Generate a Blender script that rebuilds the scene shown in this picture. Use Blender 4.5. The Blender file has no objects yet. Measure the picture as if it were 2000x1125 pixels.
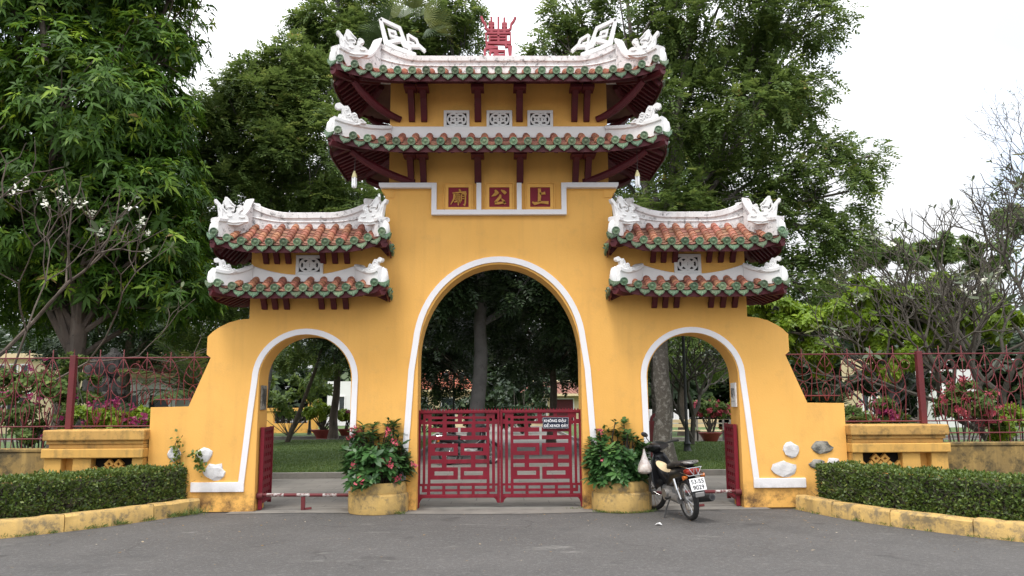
import bpy, bmesh, math, random
import numpy as np
from mathutils import Vector, Matrix, noise as mnoise

# ------------------------------------------------------------------ camera, sky, sun, exposure
scene = bpy.context.scene
R = math.radians
F_PX, EYE = 1550.0, 1.6                      # focal length in pixels of the 2000 px wide photograph, eye height
cam_d = bpy.data.cameras.new('camera')
cam_d.sensor_width = 36.0
cam_d.lens = 36.0 * F_PX / 2000.0
cam_d.clip_start, cam_d.clip_end = 0.1, 2000.0
cam = bpy.data.objects.new('camera', cam_d)
scene.collection.objects.link(cam)
CAM_ROT = Matrix.Rotation(R(-0.92), 3, 'Z') @ Matrix.Rotation(R(98.3), 3, 'X') @ Matrix.Rotation(R(-0.35), 3, 'Z')
cam.matrix_world = Matrix.Translation((0, 0, EYE)) @ CAM_ROT.to_4x4()
scene.camera = cam

SUN_EL, SUN_AZ = 64.0, 205.0                 # bright overcast: broad sun from behind the viewer, a little to the left
world = bpy.data.worlds.new('World'); scene.world = world; world.use_nodes = True
nt = world.node_tree; nt.nodes.clear()
w_out = nt.nodes.new('ShaderNodeOutputWorld'); w_bg = nt.nodes.new('ShaderNodeBackground')
w_sky = nt.nodes.new('ShaderNodeTexSky'); w_sky.sky_type = 'NISHITA'; w_sky.sun_disc = False
w_sky.sun_elevation = R(SUN_EL); w_sky.sun_rotation = R(SUN_AZ); w_sky.dust_density = 2.0
w_tc = nt.nodes.new('ShaderNodeTexCoord'); w_no = nt.nodes.new('ShaderNodeTexNoise')
w_no.inputs['Scale'].default_value = 2.6; w_no.inputs['Detail'].default_value = 4.0
w_rp = nt.nodes.new('ShaderNodeValToRGB')
w_rp.color_ramp.elements[0].position = 0.38; w_rp.color_ramp.elements[0].color = (0.42, 0.42, 0.42, 1)
w_rp.color_ramp.elements[1].position = 0.50; w_rp.color_ramp.elements[1].color = (1, 1, 1, 1)
w_mx = nt.nodes.new('ShaderNodeMix'); w_mx.data_type = 'RGBA'
w_sx = nt.nodes.new('ShaderNodeSeparateXYZ'); w_mr = nt.nodes.new('ShaderNodeMapRange')      # standard overcast sky: zenith about three times the horizon
w_mr.inputs['To Min'].default_value = 4.4; w_mr.inputs['To Max'].default_value = 20.5
w_cl = nt.nodes.new('ShaderNodeVectorMath'); w_cl.operation = 'SCALE'; w_cl.inputs[0].default_value = (0.975, 0.99, 1.02)
nt.links.new(w_tc.outputs['Generated'], w_sx.inputs[0]); nt.links.new(w_sx.outputs['Z'], w_mr.inputs['Value']); nt.links.new(w_mr.outputs[0], w_cl.inputs['Scale'])
nt.links.new(w_cl.outputs[0], w_mx.inputs['B'])
nt.links.new(w_tc.outputs['Generated'], w_no.inputs['Vector']); nt.links.new(w_no.outputs['Fac'], w_rp.inputs['Fac'])
nt.links.new(w_rp.outputs['Color'], w_mx.inputs['Factor']); w_s2 = nt.nodes.new('ShaderNodeVectorMath'); w_s2.operation = 'SCALE'; w_s2.inputs['Scale'].default_value = 2.2; nt.links.new(w_sky.outputs['Color'], w_s2.inputs[0]); nt.links.new(w_s2.outputs[0], w_mx.inputs['A'])
nt.links.new(w_mx.outputs['Result'], w_bg.inputs['Color']); nt.links.new(w_bg.outputs[0], w_out.inputs['Surface'])
w_bg.inputs['Strength'].default_value = 0.11
sun_d = bpy.data.lights.new('sun', 'SUN'); sun_d.energy = 1.5; sun_d.angle = R(14); sun_d.color = (1.0, 0.95, 0.87)
sun = bpy.data.objects.new('sun', sun_d); scene.collection.objects.link(sun)
_az = R(SUN_AZ)
_sd = Vector((math.sin(_az) * math.cos(R(SUN_EL)), math.cos(_az) * math.cos(R(SUN_EL)), math.sin(R(SUN_EL))))
sun.rotation_euler = _sd.to_track_quat('Z', 'Y').to_euler()
sun.location = (-8, -12, 25)
scene.view_settings.view_transform = 'Standard'; scene.view_settings.look = 'None'
scene.view_settings.exposure = 0.56; scene.view_settings.gamma = 1.0
scene.render.engine = 'CYCLES'
scene.cycles.use_denoising = True
scene.cycles.max_bounces = 6; scene.cycles.diffuse_bounces = 3; scene.cycles.transmission_bounces = 4

# ------------------------------------------------------------------ helpers
random.seed(7); rng = np.random.default_rng(11)
COL = scene.collection

def at(px, py, Y):
    """survey: the point at distance Y seen at a pixel of the 2000x1125 photograph"""
    d = CAM_ROT @ Vector(((px - 1000) / F_PX, (562.5 - py) / F_PX, -1))
    t = Y / d.y
    return Vector((d.x * t, Y, EYE + d.z * t))

def on_ground(px, py, z=0.0):
    d = CAM_ROT @ Vector(((px - 1000) / F_PX, (562.5 - py) / F_PX, -1))
    t = (z - EYE) / d.z
    return Vector((d.x * t, d.y * t, z))

def tag(o, label=None, cat=None, group=None, kind=None):
    if label: o['label'] = label
    if cat: o['category'] = cat
    if group: o['group'] = group
    if kind: o['kind'] = kind
    return o

def empty(name, loc=(0, 0, 0), rz=0.0, parent=None):
    o = bpy.data.objects.new(name, None); COL.objects.link(o)
    o.location = loc; o.rotation_euler = (0, 0, rz); o.empty_display_size = 0.2
    if parent: o.parent = parent
    return o

def chain(p):
    m = p.matrix_basis.copy()
    return chain(p.parent) @ p.matrix_parent_inverse @ m if p.parent else m

def inst(name, mesh, parent=None, loc=(0, 0, 0), rot=(0, 0, 0), scale=(1, 1, 1)):
    o = bpy.data.objects.new(name, mesh); COL.objects.link(o)
    if parent:
        o.parent = parent; o.matrix_parent_inverse = chain(parent).inverted()
    o.location = loc; o.rotation_euler = rot; o.scale = scale
    return o

def copy_tree(o, parent=None):
    c = o.copy(); COL.objects.link(c); c.parent = parent
    for ch in list(o.children): copy_tree(ch, c)
    return c

class MB:
    """collects polygons of one mesh object"""
    def __init__(self): self.v = []; self.f = []
    def add(self, vs, fs):
        n = len(self.v); self.v.extend([tuple(p) for p in vs]); self.f.extend([tuple(i + n for i in f) for f in fs])
        return self
    def box(self, x0, x1, y0, y1, z0, z1, M=None):
        vs = [Vector(p) for p in ((x0,y0,z0),(x1,y0,z0),(x1,y1,z0),(x0,y1,z0),(x0,y0,z1),(x1,y0,z1),(x1,y1,z1),(x0,y1,z1))]
        if M: vs = [M @ p for p in vs]
        return self.add(vs, [(0,3,2,1),(4,5,6,7),(0,1,5,4),(1,2,6,5),(2,3,7,6),(3,0,4,7)])
    def tube(self, pts, rad, n=6, caps=True, flat=1.0):
        pts = [Vector(p) for p in pts]; m = len(pts)
        if not hasattr(rad, '__len__'): rad = [rad] * m
        vs = []; nrm = None
        for i, p in enumerate(pts):
            d = (pts[min(i + 1, m - 1)] - pts[max(i - 1, 0)])
            d = d.normalized() if d.length > 1e-9 else Vector((0, 0, 1))
            if nrm is None:
                nrm = d.cross(Vector((0, 0, 1)))
                if nrm.length < 1e-3: nrm = d.cross(Vector((0, 1, 0)))
            nrm = (nrm - d * nrm.dot(d))
            if nrm.length < 1e-6: nrm = d.orthogonal()
            nrm.normalize(); b = d.cross(nrm)
            for k in range(n):
                a = 2 * math.pi * k / n
                vs.append(p + nrm * (math.cos(a) * rad[i]) + b * (math.sin(a) * rad[i] * flat))
        fs = []
        for i in range(m - 1):
            for k in range(n):
                fs.append((i*n+k, i*n+(k+1)%n, (i+1)*n+(k+1)%n, (i+1)*n+k))
        if caps:
            fs.append(tuple(range(n-1, -1, -1))); fs.append(tuple((m-1)*n+k for k in range(n)))
        return self.add(vs, fs)
    def prism(self, poly, y0, y1, M=None):
        """polygon of (x, z) extruded along y"""
        n = len(poly)
        a = sum(poly[i][0]*poly[(i+1)%n][1]-poly[(i+1)%n][0]*poly[i][1] for i in range(n))
        if a < 0: poly = poly[::-1]
        vs = [Vector((x, y0, z)) for x, z in poly] + [Vector((x, y1, z)) for x, z in poly]
        if M: vs = [M @ p for p in vs]
        fs = [tuple(range(n)), tuple(range(2*n-1, n-1, -1))] + [((i+1)%n, i, n+i, n+(i+1)%n) for i in range(n)]
        return self.add(vs, fs)
    def lathe(self, prof, n=24, c=(0, 0), a0=0.0, a1=2*math.pi, wob=None):
        """profile of (r, z) around a vertical axis"""
        full = abs(a1 - a0 - 2*math.pi) < 1e-6; m = n if full else n + 1
        vs = []
        for r, z in prof:
            for k in range(m):
                a = a0 + (a1 - a0) * k / n
                rr = r * (wob(a, z) if wob else 1.0)
                vs.append((c[0] + rr*math.cos(a), c[1] + rr*math.sin(a), z))
        fs = []
        for i in range(len(prof) - 1):
            for k in range(n):
                k2 = (k + 1) % m
                fs.append((i*m+k, i*m+k2, (i+1)*m+k2, (i+1)*m+k))
        return self.add(vs, fs)
    def bar(self, p0, p1, w, h, up=(0, 0, 1)):
        p0, p1 = Vector(p0), Vector(p1); d = (p1 - p0).normalized(); u = Vector(up)
        s = d.cross(u)
        if s.length < 1e-4: s = d.orthogonal()
        s = s.normalized() * (w / 2); u = s.cross(d).normalized() * (h / 2)
        vs = [p0 - s - u, p0 + s - u, p0 + s + u, p0 - s + u, p1 - s - u, p1 + s - u, p1 + s + u, p1 - s + u]
        return self.add(vs, [(0,1,2,3),(7,6,5,4),(0,4,5,1),(1,5,6,2),(2,6,7,3),(3,7,4,0)])
    def ribbon(self, pts, wid, y0, y1):
        """brush stroke or flat bar: polyline of (x, z) with widths, extruded along y"""
        n = len(pts)
        if not hasattr(wid, '__len__'): wid = [wid] * n
        a, b = [], []
        for i in range(n):
            p, q = Vector(pts[max(i-1, 0)]), Vector(pts[min(i+1, n-1)]); d = (q - p).normalized()
            k = 1.0
            if 0 < i < n - 1:
                d1 = (Vector(pts[i]) - p).normalized(); k = 1.0 / max(0.5, d.dot(d1))
            nx = Vector((-d.y, d.x)) * (wid[i] / 2 * k); c = Vector(pts[i])
            a.append(tuple(c + nx)); b.append(tuple(c - nx))
        return self.band(a, b, y0, y1)
    def wall(self, path, zb, zt, w1, w2, lip=0.06):
        """plaster ridge swept along a plan path, with a moulded cap"""
        n = len(path); vs = []; fs = []
        for i in range(n):
            p, q = Vector(path[max(i-1, 0)]), Vector(path[min(i+1, n-1)]); d = (q - p).normalized(); s = Vector((-d.y, d.x)); c = Vector(path[i])
            b, t = zb[i], max(zt[i], zb[i] + lip + 0.03); h = t - lip
            for sw, z in ((-w1, b), (-w1, h - 0.02), (-w2, h), (-w2, t - 0.015), (-w2 * 0.7, t), (w2 * 0.7, t), (w2, t - 0.015), (w2, h), (w1, h - 0.02), (w1, b)):
                vs.append((c.x + s.x * sw, c.y + s.y * sw, z))
        k = 10
        for i in range(n - 1):
            for j in range(k):
                fs.append((i*k+j, i*k+(j+1) % k, (i+1)*k+(j+1) % k, (i+1)*k+j))
        fs += [tuple(range(k)), tuple((n-1)*k + j for j in range(k-1, -1, -1))]
        return self.add(vs, fs)
    def disc(self, pts):
        return self.add(pts, [tuple(range(len(pts)))])
    def band(self, inner, outer, y0, y1):
        """strip between two polylines of (x, z), extruded along y"""
        n = len(inner)
        vs = [(x, y0, z) for x, z in inner] + [(x, y0, z) for x, z in outer] + [(x, y1, z) for x, z in inner] + [(x, y1, z) for x, z in outer]
        fs = []
        for i in range(n - 1):
            fs += [(i, i+1, n+i+1, n+i), (2*n+i, 3*n+i, 3*n+i+1, 2*n+i+1), (i, 2*n+i, 2*n+i+1, i+1), (n+i, n+i+1, 3*n+i+1, 3*n+i)]
        fs += [(0, n, 3*n, 2*n), (n-1, 3*n-1, 4*n-1, 2*n-1)]
        return self.add(vs, fs)
    def mesh(self, name, mat=None, smooth=False, fix=False, auto=None):
        me = bpy.data.meshes.new(name); me.from_pydata(self.v, [], self.f)
        if fix:
            bm = bmesh.new(); bm.from_mesh(me); bmesh.ops.recalc_face_normals(bm, faces=bm.faces); bm.to_mesh(me); bm.free()
        me.update()
        if mat: me.materials.append(mat)
        if smooth:
            me.polygons.foreach_set('use_smooth', [True] * len(me.polygons))
            if auto: me.set_sharp_from_angle(angle=R(auto))
        return me
    def build(self, name, mat=None, parent=None, smooth=False, fix=True, auto=40, loc=(0,0,0), rot=(0,0,0), bevel=0):
        o = inst(name, self.mesh(name, mat, smooth, fix, auto), parent, loc, rot)
        if bevel:
            b = o.modifiers.new('bevel', 'BEVEL'); b.width = bevel; b.segments = 2; b.limit_method = 'ANGLE'; b.angle_limit = R(40)
        return o

# ------------------------------------------------------------------ materials
def newmat(name):
    m = bpy.data.materials.new(name); m.use_nodes = True
    n = m.node_tree.nodes; b = n['Principled BSDF']
    return m, m.node_tree, n, b

def mixc(t, fac, a, b):
    x = t.nodes.new('ShaderNodeMix'); x.data_type = 'RGBA'
    for s, v in (('A', a), ('B', b)):
        if isinstance(v, tuple): x.inputs[s].default_value = (*v, 1)
        else: t.links.new(v, x.inputs[s])
    if isinstance(fac, (int, float)): x.inputs['Factor'].default_value = fac
    else: t.links.new(fac, x.inputs['Factor'])
    return x.outputs['Result']

def noise_fac(t, scale, lo, hi, detail=5, rough=0.6, stretch=None, seed=0.0, space='Object'):
    tc = t.nodes.new('ShaderNodeTexCoord'); mp = t.nodes.new('ShaderNodeMapping')
    if stretch: mp.inputs['Scale'].default_value = stretch
    mp.inputs['Location'].default_value = (seed, seed * 1.7, seed * .6)
    no = t.nodes.new('ShaderNodeTexNoise'); no.inputs['Scale'].default_value = scale
    no.inputs['Detail'].default_value = detail; no.inputs['Roughness'].default_value = rough
    t.links.new(tc.outputs[space], mp.inputs['Vector']); t.links.new(mp.outputs[0], no.inputs['Vector'])
    mr = t.nodes.new('ShaderNodeMapRange'); mr.inputs['From Min'].default_value = lo; mr.inputs['From Max'].default_value = hi
    t.links.new(no.outputs['Fac'], mr.inputs['Value'])
    return mr.outputs['Result']

def bump(t, b, h, strength=0.3, dist=0.01):
    bp = t.nodes.new('ShaderNodeBump'); bp.inputs['Strength'].default_value = strength; bp.inputs['Distance'].default_value = dist
    t.links.new(h, bp.inputs['Height']); t.links.new(bp.outputs[0], b.inputs['Normal'])

def mul(t, a, b_):
    m = t.nodes.new('ShaderNodeMath'); m.operation = 'MULTIPLY'
    for i, v in enumerate((a, b_)):
        if isinstance(v, (int, float)): m.inputs[i].default_value = v
        else: t.links.new(v, m.inputs[i])
    return m.outputs[0]

def paint(name, c1, c2, rough=0.75, scale=1.5, stain=None, stain_sc=3.0, stain_rng=(0.56, 0.7), stain_amt=0.8, bump_s=0.25, bump_sc=40,
          streak=None, streak_amt=0.4, spec=0.3, low=None):
    """weathered paint: two tones, blotchy stains, vertical streaks; low=(z, colour): splash dirt below a height"""
    m, t, n, b = newmat(name)
    c = mixc(t, noise_fac(t, scale, 0.3, 0.7), c1, c2)
    if streak:
        c = mixc(t, mul(t, noise_fac(t, 2.5, 0.5, 0.72, stretch=(3, 3, 0.25), seed=3), streak_amt), c, streak)
    if stain:
        c = mixc(t, mul(t, noise_fac(t, stain_sc, *stain_rng, detail=8, rough=0.72, seed=9), stain_amt), c, stain)
    if low:
        ge = n.new('ShaderNodeNewGeometry'); sx = n.new('ShaderNodeSeparateXYZ'); t.links.new(ge.outputs['Position'], sx.inputs[0])
        mr = n.new('ShaderNodeMapRange'); mr.inputs['From Min'].default_value = low[0]; mr.inputs['From Max'].default_value = low[0] * 0.3
        t.links.new(sx.outputs['Z'], mr.inputs['Value'])
        c = mixc(t, mul(t, mr.outputs[0], noise_fac(t, 3.5, 0.45, 0.62, detail=8, rough=0.7, seed=21)), c, low[1])
    t.links.new(c, b.inputs['Base Color']); b.inputs['Roughness'].default_value = rough
    b.inputs['Specular IOR Level'].default_value = spec
    bump(t, b, noise_fac(t, bump_sc, 0.2, 0.8, detail=4), bump_s, 0.006)
    return m

def per_object(m, amount=0.25, hue=0.02):
    """each piece a little lighter, darker or warmer than the next (firing, glaze)"""
    t = m.node_tree; b = t.nodes['Principled BSDF']; src = b.inputs['Base Color'].links[0].from_socket
    oi = t.nodes.new('ShaderNodeObjectInfo'); hs = t.nodes.new('ShaderNodeHueSaturation')
    mr = t.nodes.new('ShaderNodeMapRange'); mr.inputs['To Min'].default_value = 1 - amount; mr.inputs['To Max'].default_value = 1 + amount
    t.links.new(oi.outputs['Random'], mr.inputs['Value']); t.links.new(mr.outputs[0], hs.inputs['Value'])
    m2 = t.nodes.new('ShaderNodeMath'); m2.operation = 'FRACT'; m3 = t.nodes.new('ShaderNodeMath'); m3.operation = 'MULTIPLY'; m3.inputs[1].default_value = 7.31
    t.links.new(oi.outputs['Random'], m3.inputs[0]); t.links.new(m3.outputs[0], m2.inputs[0])
    mh = t.nodes.new('ShaderNodeMapRange'); mh.inputs['To Min'].default_value = 0.5 - hue; mh.inputs['To Max'].default_value = 0.5 + hue
    t.links.new(m2.outputs[0], mh.inputs['Value']); t.links.new(mh.outputs[0], hs.inputs['Hue'])
    t.links.new(src, hs.inputs['Color']); t.links.new(hs.outputs[0], b.inputs['Base Color'])
    return m

M = {}
M['yellow'] = paint('yellow_plaster', (0.86, 0.475, 0.125), (0.77, 0.41, 0.098), 0.8, 0.7, stain=(0.60, 0.33, 0.10), stain_rng=(0.54, 0.72), stain_amt=0.4,
                    streak=(0.62, 0.33, 0.095), streak_amt=0.30, low=(0.42, (0.16, 0.09, 0.04)))
M['yellow_worn'] = paint('worn_yellow_paint', (0.62, 0.36, 0.10), (0.48, 0.28, 0.09), 0.85, 2.0, stain=(0.10, 0.075, 0.04), stain_sc=5, stain_rng=(0.5, 0.66), stain_amt=0.75,
                         streak=(0.25, 0.17, 0.06), streak_amt=0.6, bump_s=0.5, bump_sc=22)
M['yellow_mossy'] = paint('mossy_yellow_wall', (0.34, 0.22, 0.07), (0.20, 0.14, 0.06), 0.9, 2.2, stain=(0.06, 0.05, 0.03), stain_sc=4, stain_rng=(0.46, 0.62), stain_amt=0.85,
                          streak=(0.50, 0.33, 0.11), streak_amt=0.7, bump_s=0.5, bump_sc=18)
M['yellow_band'] = paint('weathered_yellow_band', (0.68, 0.39, 0.10), (0.58, 0.33, 0.085), 0.8, 1.5, stain=(0.22, 0.15, 0.06), stain_sc=4, stain_rng=(0.54, 0.70), stain_amt=0.6, streak=(0.32, 0.21, 0.08), streak_amt=0.6)
M['kerb'] = paint('kerb_paint', (0.66, 0.43, 0.14), (0.46, 0.31, 0.12), 0.85, 3.5, stain=(0.15, 0.125, 0.085), stain_sc=5, stain_rng=(0.49, 0.60), stain_amt=0.75, streak=(0.30, 0.22, 0.11), streak_amt=0.5, bump_s=0.6, bump_sc=25)
M['white'] = paint('white_plaster', (0.80, 0.79, 0.78), (0.72, 0.71, 0.70), 0.7, 2.0, stain=(0.45, 0.43, 0.41), stain_sc=7, stain_rng=(0.6, 0.8), stain_amt=0.5)
M['white_old'] = paint('weathered_white_ridge', (0.80, 0.785, 0.78), (0.70, 0.68, 0.67), 0.85, 3.0, stain=(0.09, 0.085, 0.085), stain_sc=11, stain_rng=(0.53, 0.64), stain_amt=0.75,
                       streak=(0.46, 0.38, 0.36), streak_amt=0.5, bump_s=0.5)
M['trim'] = paint('white_trim_paint', (0.82, 0.80, 0.81), (0.75, 0.73, 0.74), 0.6, 2.0, stain=(0.4, 0.38, 0.36), stain_sc=9, stain_rng=(0.66, 0.8), stain_amt=0.5, low=(0.42, (0.3, 0.28, 0.26)))
M['red'] = paint('red_gloss_paint', (0.205, 0.008, 0.022), (0.15, 0.007, 0.017), 0.5, 3.0, stain=(0.075, 0.022, 0.018), stain_sc=7, stain_rng=(0.54, 0.68), stain_amt=0.65, streak=(0.26, 0.03, 0.045), streak_amt=0.4, bump_s=0.1, spec=0.3)
M['red_iron'] = paint('red_iron_paint', (0.155, 0.022, 0.027), (0.11, 0.019, 0.022), 0.6, 3.0, stain=(0.10, 0.035, 0.02), stain_sc=12, stain_amt=0.7, bump_s=0.2, spec=0.4)
M['red_wood'] = paint('dark_red_wood', (0.105, 0.010, 0.016), (0.07, 0.008, 0.012), 0.55, 3.0, bump_s=0.15, spec=0.4)
M['soffit'] = paint('soffit_boards', (0.17, 0.085, 0.06), (0.10, 0.05, 0.04), 0.85, 4.0)
M['pink_red'] = paint('faded_red_paint', (0.40, 0.085, 0.105), (0.33, 0.06, 0.08), 0.6, 4.0, bump_s=0.15)
M['tile'] = per_object(paint('terracotta_barrel', (0.40, 0.165, 0.10), (0.30, 0.12, 0.075), 0.8, 9.0, stain=(0.11, 0.075, 0.06), stain_sc=12, stain_rng=(0.48, 0.64), stain_amt=0.7, bump_s=0.4), 0.28, 0.012)
M['pan'] = per_object(paint('terracotta_pan', (0.30, 0.14, 0.09), (0.20, 0.10, 0.075), 0.85, 8.0, stain=(0.06, 0.05, 0.045), stain_sc=10, stain_amt=0.8, bump_s=0.4), 0.35, 0.015)
M['pipe_white'] = paint('worn_white_paint', (0.55, 0.52, 0.50), (0.40, 0.36, 0.34), 0.8, 9, stain=(0.14, 0.03, 0.03), stain_sc=22, stain_rng=(0.46, 0.54), stain_amt=0.9)
M['tile_lip'] = paint('red_tile_lip', (0.30, 0.05, 0.03), (0.2, 0.04, 0.03), 0.8, 9.0)
M['glaze'] = per_object(paint('green_glaze', (0.050, 0.135, 0.075), (0.15, 0.20, 0.10), 0.35, 14.0, stain=(0.25, 0.30, 0.20), stain_sc=26, stain_rng=(0.52, 0.62), stain_amt=0.65, bump_s=0.8, bump_sc=50, spec=0.5), 0.30, 0.035)
M['panel_red'] = paint('panel_red', (0.24, 0.012, 0.03), (0.20, 0.012, 0.026), 0.6, 3.0)
M['gold'] = paint('ochre_letter', (0.60, 0.30, 0.06), (0.5, 0.25, 0.05), 0.6, 5.0)
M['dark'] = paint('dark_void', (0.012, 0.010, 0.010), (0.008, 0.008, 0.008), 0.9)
M['concrete'] = paint('grey_concrete', (0.24, 0.225, 0.20), (0.17, 0.16, 0.145), 0.9, 1.5, stain=(0.07, 0.065, 0.06), stain_sc=3, stain_rng=(0.5, 0.7), stain_amt=0.5, bump_s=0.4)
M['soil'] = paint('soil', (0.06, 0.04, 0.025), (0.04, 0.028, 0.018), 0.95, 12)
M['rock'] = paint('rock', (0.085, 0.080, 0.075), (0.03, 0.028, 0.027), 0.9, 3.0, stain=(0.02, 0.02, 0.02), stain_sc=6, stain_amt=0.8, bump_s=0.8, bump_sc=12)
M['stone_white'] = paint('whitewashed_stone', (0.74, 0.73, 0.73), (0.55, 0.53, 0.52), 0.85, 6.0, stain=(0.22, 0.2, 0.19), stain_sc=9, stain_rng=(0.58, 0.72), stain_amt=0.6, bump_s=0.9, bump_sc=14)
M['stone_grey'] = paint('lichen_stone', (0.40, 0.38, 0.33), (0.16, 0.15, 0.13), 0.9, 7.0, stain=(0.05, 0.05, 0.045), stain_sc=10, stain_rng=(0.46, 0.6), bump_s=0.9, bump_sc=14)

def plain(name, c, rough=0.5, metal=0.0, spec=0.5, var=0.12):
    m, t, n, b = newmat(name)
    col = mixc(t, noise_fac(t, 14, 0.3, 0.7), tuple(x * (1 - var) for x in c), tuple(min(1, x * (1 + var)) for x in c))
    t.links.new(col, b.inputs['Base Color'])
    b.inputs['Roughness'].default_value = rough; b.inputs['Metallic'].default_value = metal; b.inputs['Specular IOR Level'].default_value = spec
    return m
M['black'] = plain('black_plastic', (0.012, 0.012, 0.014), 0.35)
M['seat'] = plain('black_vinyl', (0.014, 0.013, 0.013), 0.55)
M['rubber'] = plain('tyre_rubber', (0.022, 0.021, 0.020), 0.85, var=0.3)
M['chrome'] = plain('chrome', (0.62, 0.62, 0.62), 0.18, 1.0)
M['alu'] = plain('dull_aluminium', (0.30, 0.29, 0.28), 0.5, 0.7)
M['steel'] = plain('dark_steel', (0.06, 0.06, 0.06), 0.5, 0.5)
M['tail'] = plain('red_lens', (0.26, 0.02, 0.012), 0.15)
M['amber'] = plain('amber_lens', (0.5, 0.13, 0.02), 0.15)
M['plate_white'] = plain('plate_white', (0.78, 0.78, 0.78), 0.45)
M['ink'] = plain('ink_black', (0.01, 0.01, 0.012), 0.6)
M['sign_blue'] = plain('sign_navy', (0.004, 0.009, 0.030), 0.4)
M['sign_white'] = plain('sign_white', (0.85, 0.85, 0.87), 0.5)
M['bulb'] = plain('bulb_white', (0.86, 0.86, 0.86), 0.25)
M['bulb_base'] = plain('bulb_base', (0.62, 0.55, 0.28), 0.45)
M['wire'] = plain('wire', (0.05, 0.045, 0.04), 0.6)
M['pot'] = plain('red_clay_pot', (0.25, 0.045, 0.032), 0.6)
M['hat'] = plain('straw', (0.55, 0.42, 0.25), 0.8)
M['lamp_iron'] = plain('black_iron', (0.014, 0.017, 0.016), 0.45)
M['lamp_glass'] = plain('lamp_glass', (0.20, 0.23, 0.22), 0.12)
M['glass'] = plain('window_glass', (0.03, 0.04, 0.045), 0.08)
M['cream'] = paint('cream_wall', (0.66, 0.55, 0.34), (0.58, 0.47, 0.28), 0.8, 0.6)
M['white_wall'] = paint('white_wall', (0.72, 0.72, 0.70), (0.64, 0.64, 0.62), 0.8, 0.6)
M['roof_red'] = paint('red_roof_tiles', (0.42, 0.13, 0.07), (0.30, 0.09, 0.055), 0.8, 4)

def bag_material():
    m, t, n, b = newmat('thin_plastic_bag')
    b.inputs['Base Color'].default_value = (0.85, 0.82, 0.80, 1); b.inputs['Roughness'].default_value = 0.25
    b.inputs['Transmission Weight'].default_value = 0.0; b.inputs['Alpha'].default_value = 0.62
    t.links.new(mixc(t, noise_fac(t, 16, 0.4, 0.62), (0.85, 0.82, 0.80), (0.62, 0.50, 0.46)), b.inputs['Base Color'])
    return m
M['bag'] = bag_material()

def asphalt():
    m, t, n, b = newmat('asphalt')
    c = mixc(t, noise_fac(t, 0.55, 0.3, 0.7, detail=6), (0.074, 0.070, 0.067), (0.108, 0.102, 0.098))
    c = mixc(t, mul(t, noise_fac(t, 9, 0.42, 0.7, detail=6, rough=0.7, seed=2), 0.45), c, (0.075, 0.073, 0.072))
    c = mixc(t, mul(t, noise_fac(t, 26, 0.52, 0.7, detail=5, rough=0.7, seed=8), 0.55), c, (0.20, 0.195, 0.185))
    c = mixc(t, mul(t, noise_fac(t, 160, 0.55, 0.75, detail=2), 0.55), c, (0.26, 0.25, 0.24))
    c = mixc(t, mul(t, noise_fac(t, 120, 0.56, 0.72, detail=2, seed=4), 0.5), c, (0.03, 0.03, 0.03))
    c = mixc(t, mul(t, noise_fac(t, 1.6, 0.60, 0.72, detail=9, rough=0.75, stretch=(0.6, 1.6, 1), seed=5), 0.8), c, (0.25, 0.24, 0.22))
    c = mixc(t, mul(t, noise_fac(t, 0.8, 0.56, 0.66, detail=8, rough=0.7, seed=13), 0.35), c, (0.055, 0.054, 0.053))
    tc = n.new('ShaderNodeTexCoord'); ds = n.new('ShaderNodeTexNoise'); ds.inputs['Scale'].default_value = 2.2; ds.inputs['Detail'].default_value = 5
    va = n.new('ShaderNodeVectorMath'); va.operation = 'MULTIPLY_ADD'; va.inputs[1].default_value = (0.55, 0.55, 0); t.links.new(tc.outputs['Object'], ds.inputs['Vector']); t.links.new(ds.outputs['Color'], va.inputs[0]); t.links.new(tc.outputs['Object'], va.inputs[2])
    vo = n.new('ShaderNodeTexVoronoi'); vo.feature = 'DISTANCE_TO_EDGE'; vo.inputs['Scale'].default_value = 0.62; t.links.new(va.outputs[0], vo.inputs['Vector'])
    mr = n.new('ShaderNodeMapRange'); mr.inputs['From Min'].default_value = 0.009; mr.inputs['From Max'].default_value = 0.003; t.links.new(vo.outputs['Distance'], mr.inputs['Value'])
    c = mixc(t, mul(t, mul(t, mr.outputs[0], noise_fac(t, 0.7, 0.50, 0.62, seed=31)), 0.4), c, (0.035, 0.034, 0.033))
    c = mixc(t, mul(t, noise_fac(t, 1.1, 0.64, 0.70, detail=3, seed=41), 0.5), c, (0.04, 0.039, 0.038))
    t.links.new(c, b.inputs['Base Color']); b.inputs['Roughness'].default_value = 0.85; b.inputs['Specular IOR Level'].default_value = 0.25
    bump(t, b, noise_fac(t, 130, 0.2, 0.8, detail=3), 0.55, 0.008)
    return m
M['asphalt'] = asphalt()

def lawn_mat():
    m, t, n, b = newmat('lawn_turf')
    c = mixc(t, noise_fac(t, 0.7, 0.35, 0.65), (0.066, 0.115, 0.026), (0.09, 0.145, 0.034))
    c = mixc(t, mul(t, noise_fac(t, 60, 0.5, 0.7), 0.6), c, (0.03, 0.05, 0.012))
    t.links.new(c, b.inputs['Base Color']); b.inputs['Roughness'].default_value = 0.9
    bump(t, b, noise_fac(t, 90, 0.2, 0.8), 0.8, 0.03)
    return m
M['lawn'] = lawn_mat()

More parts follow.
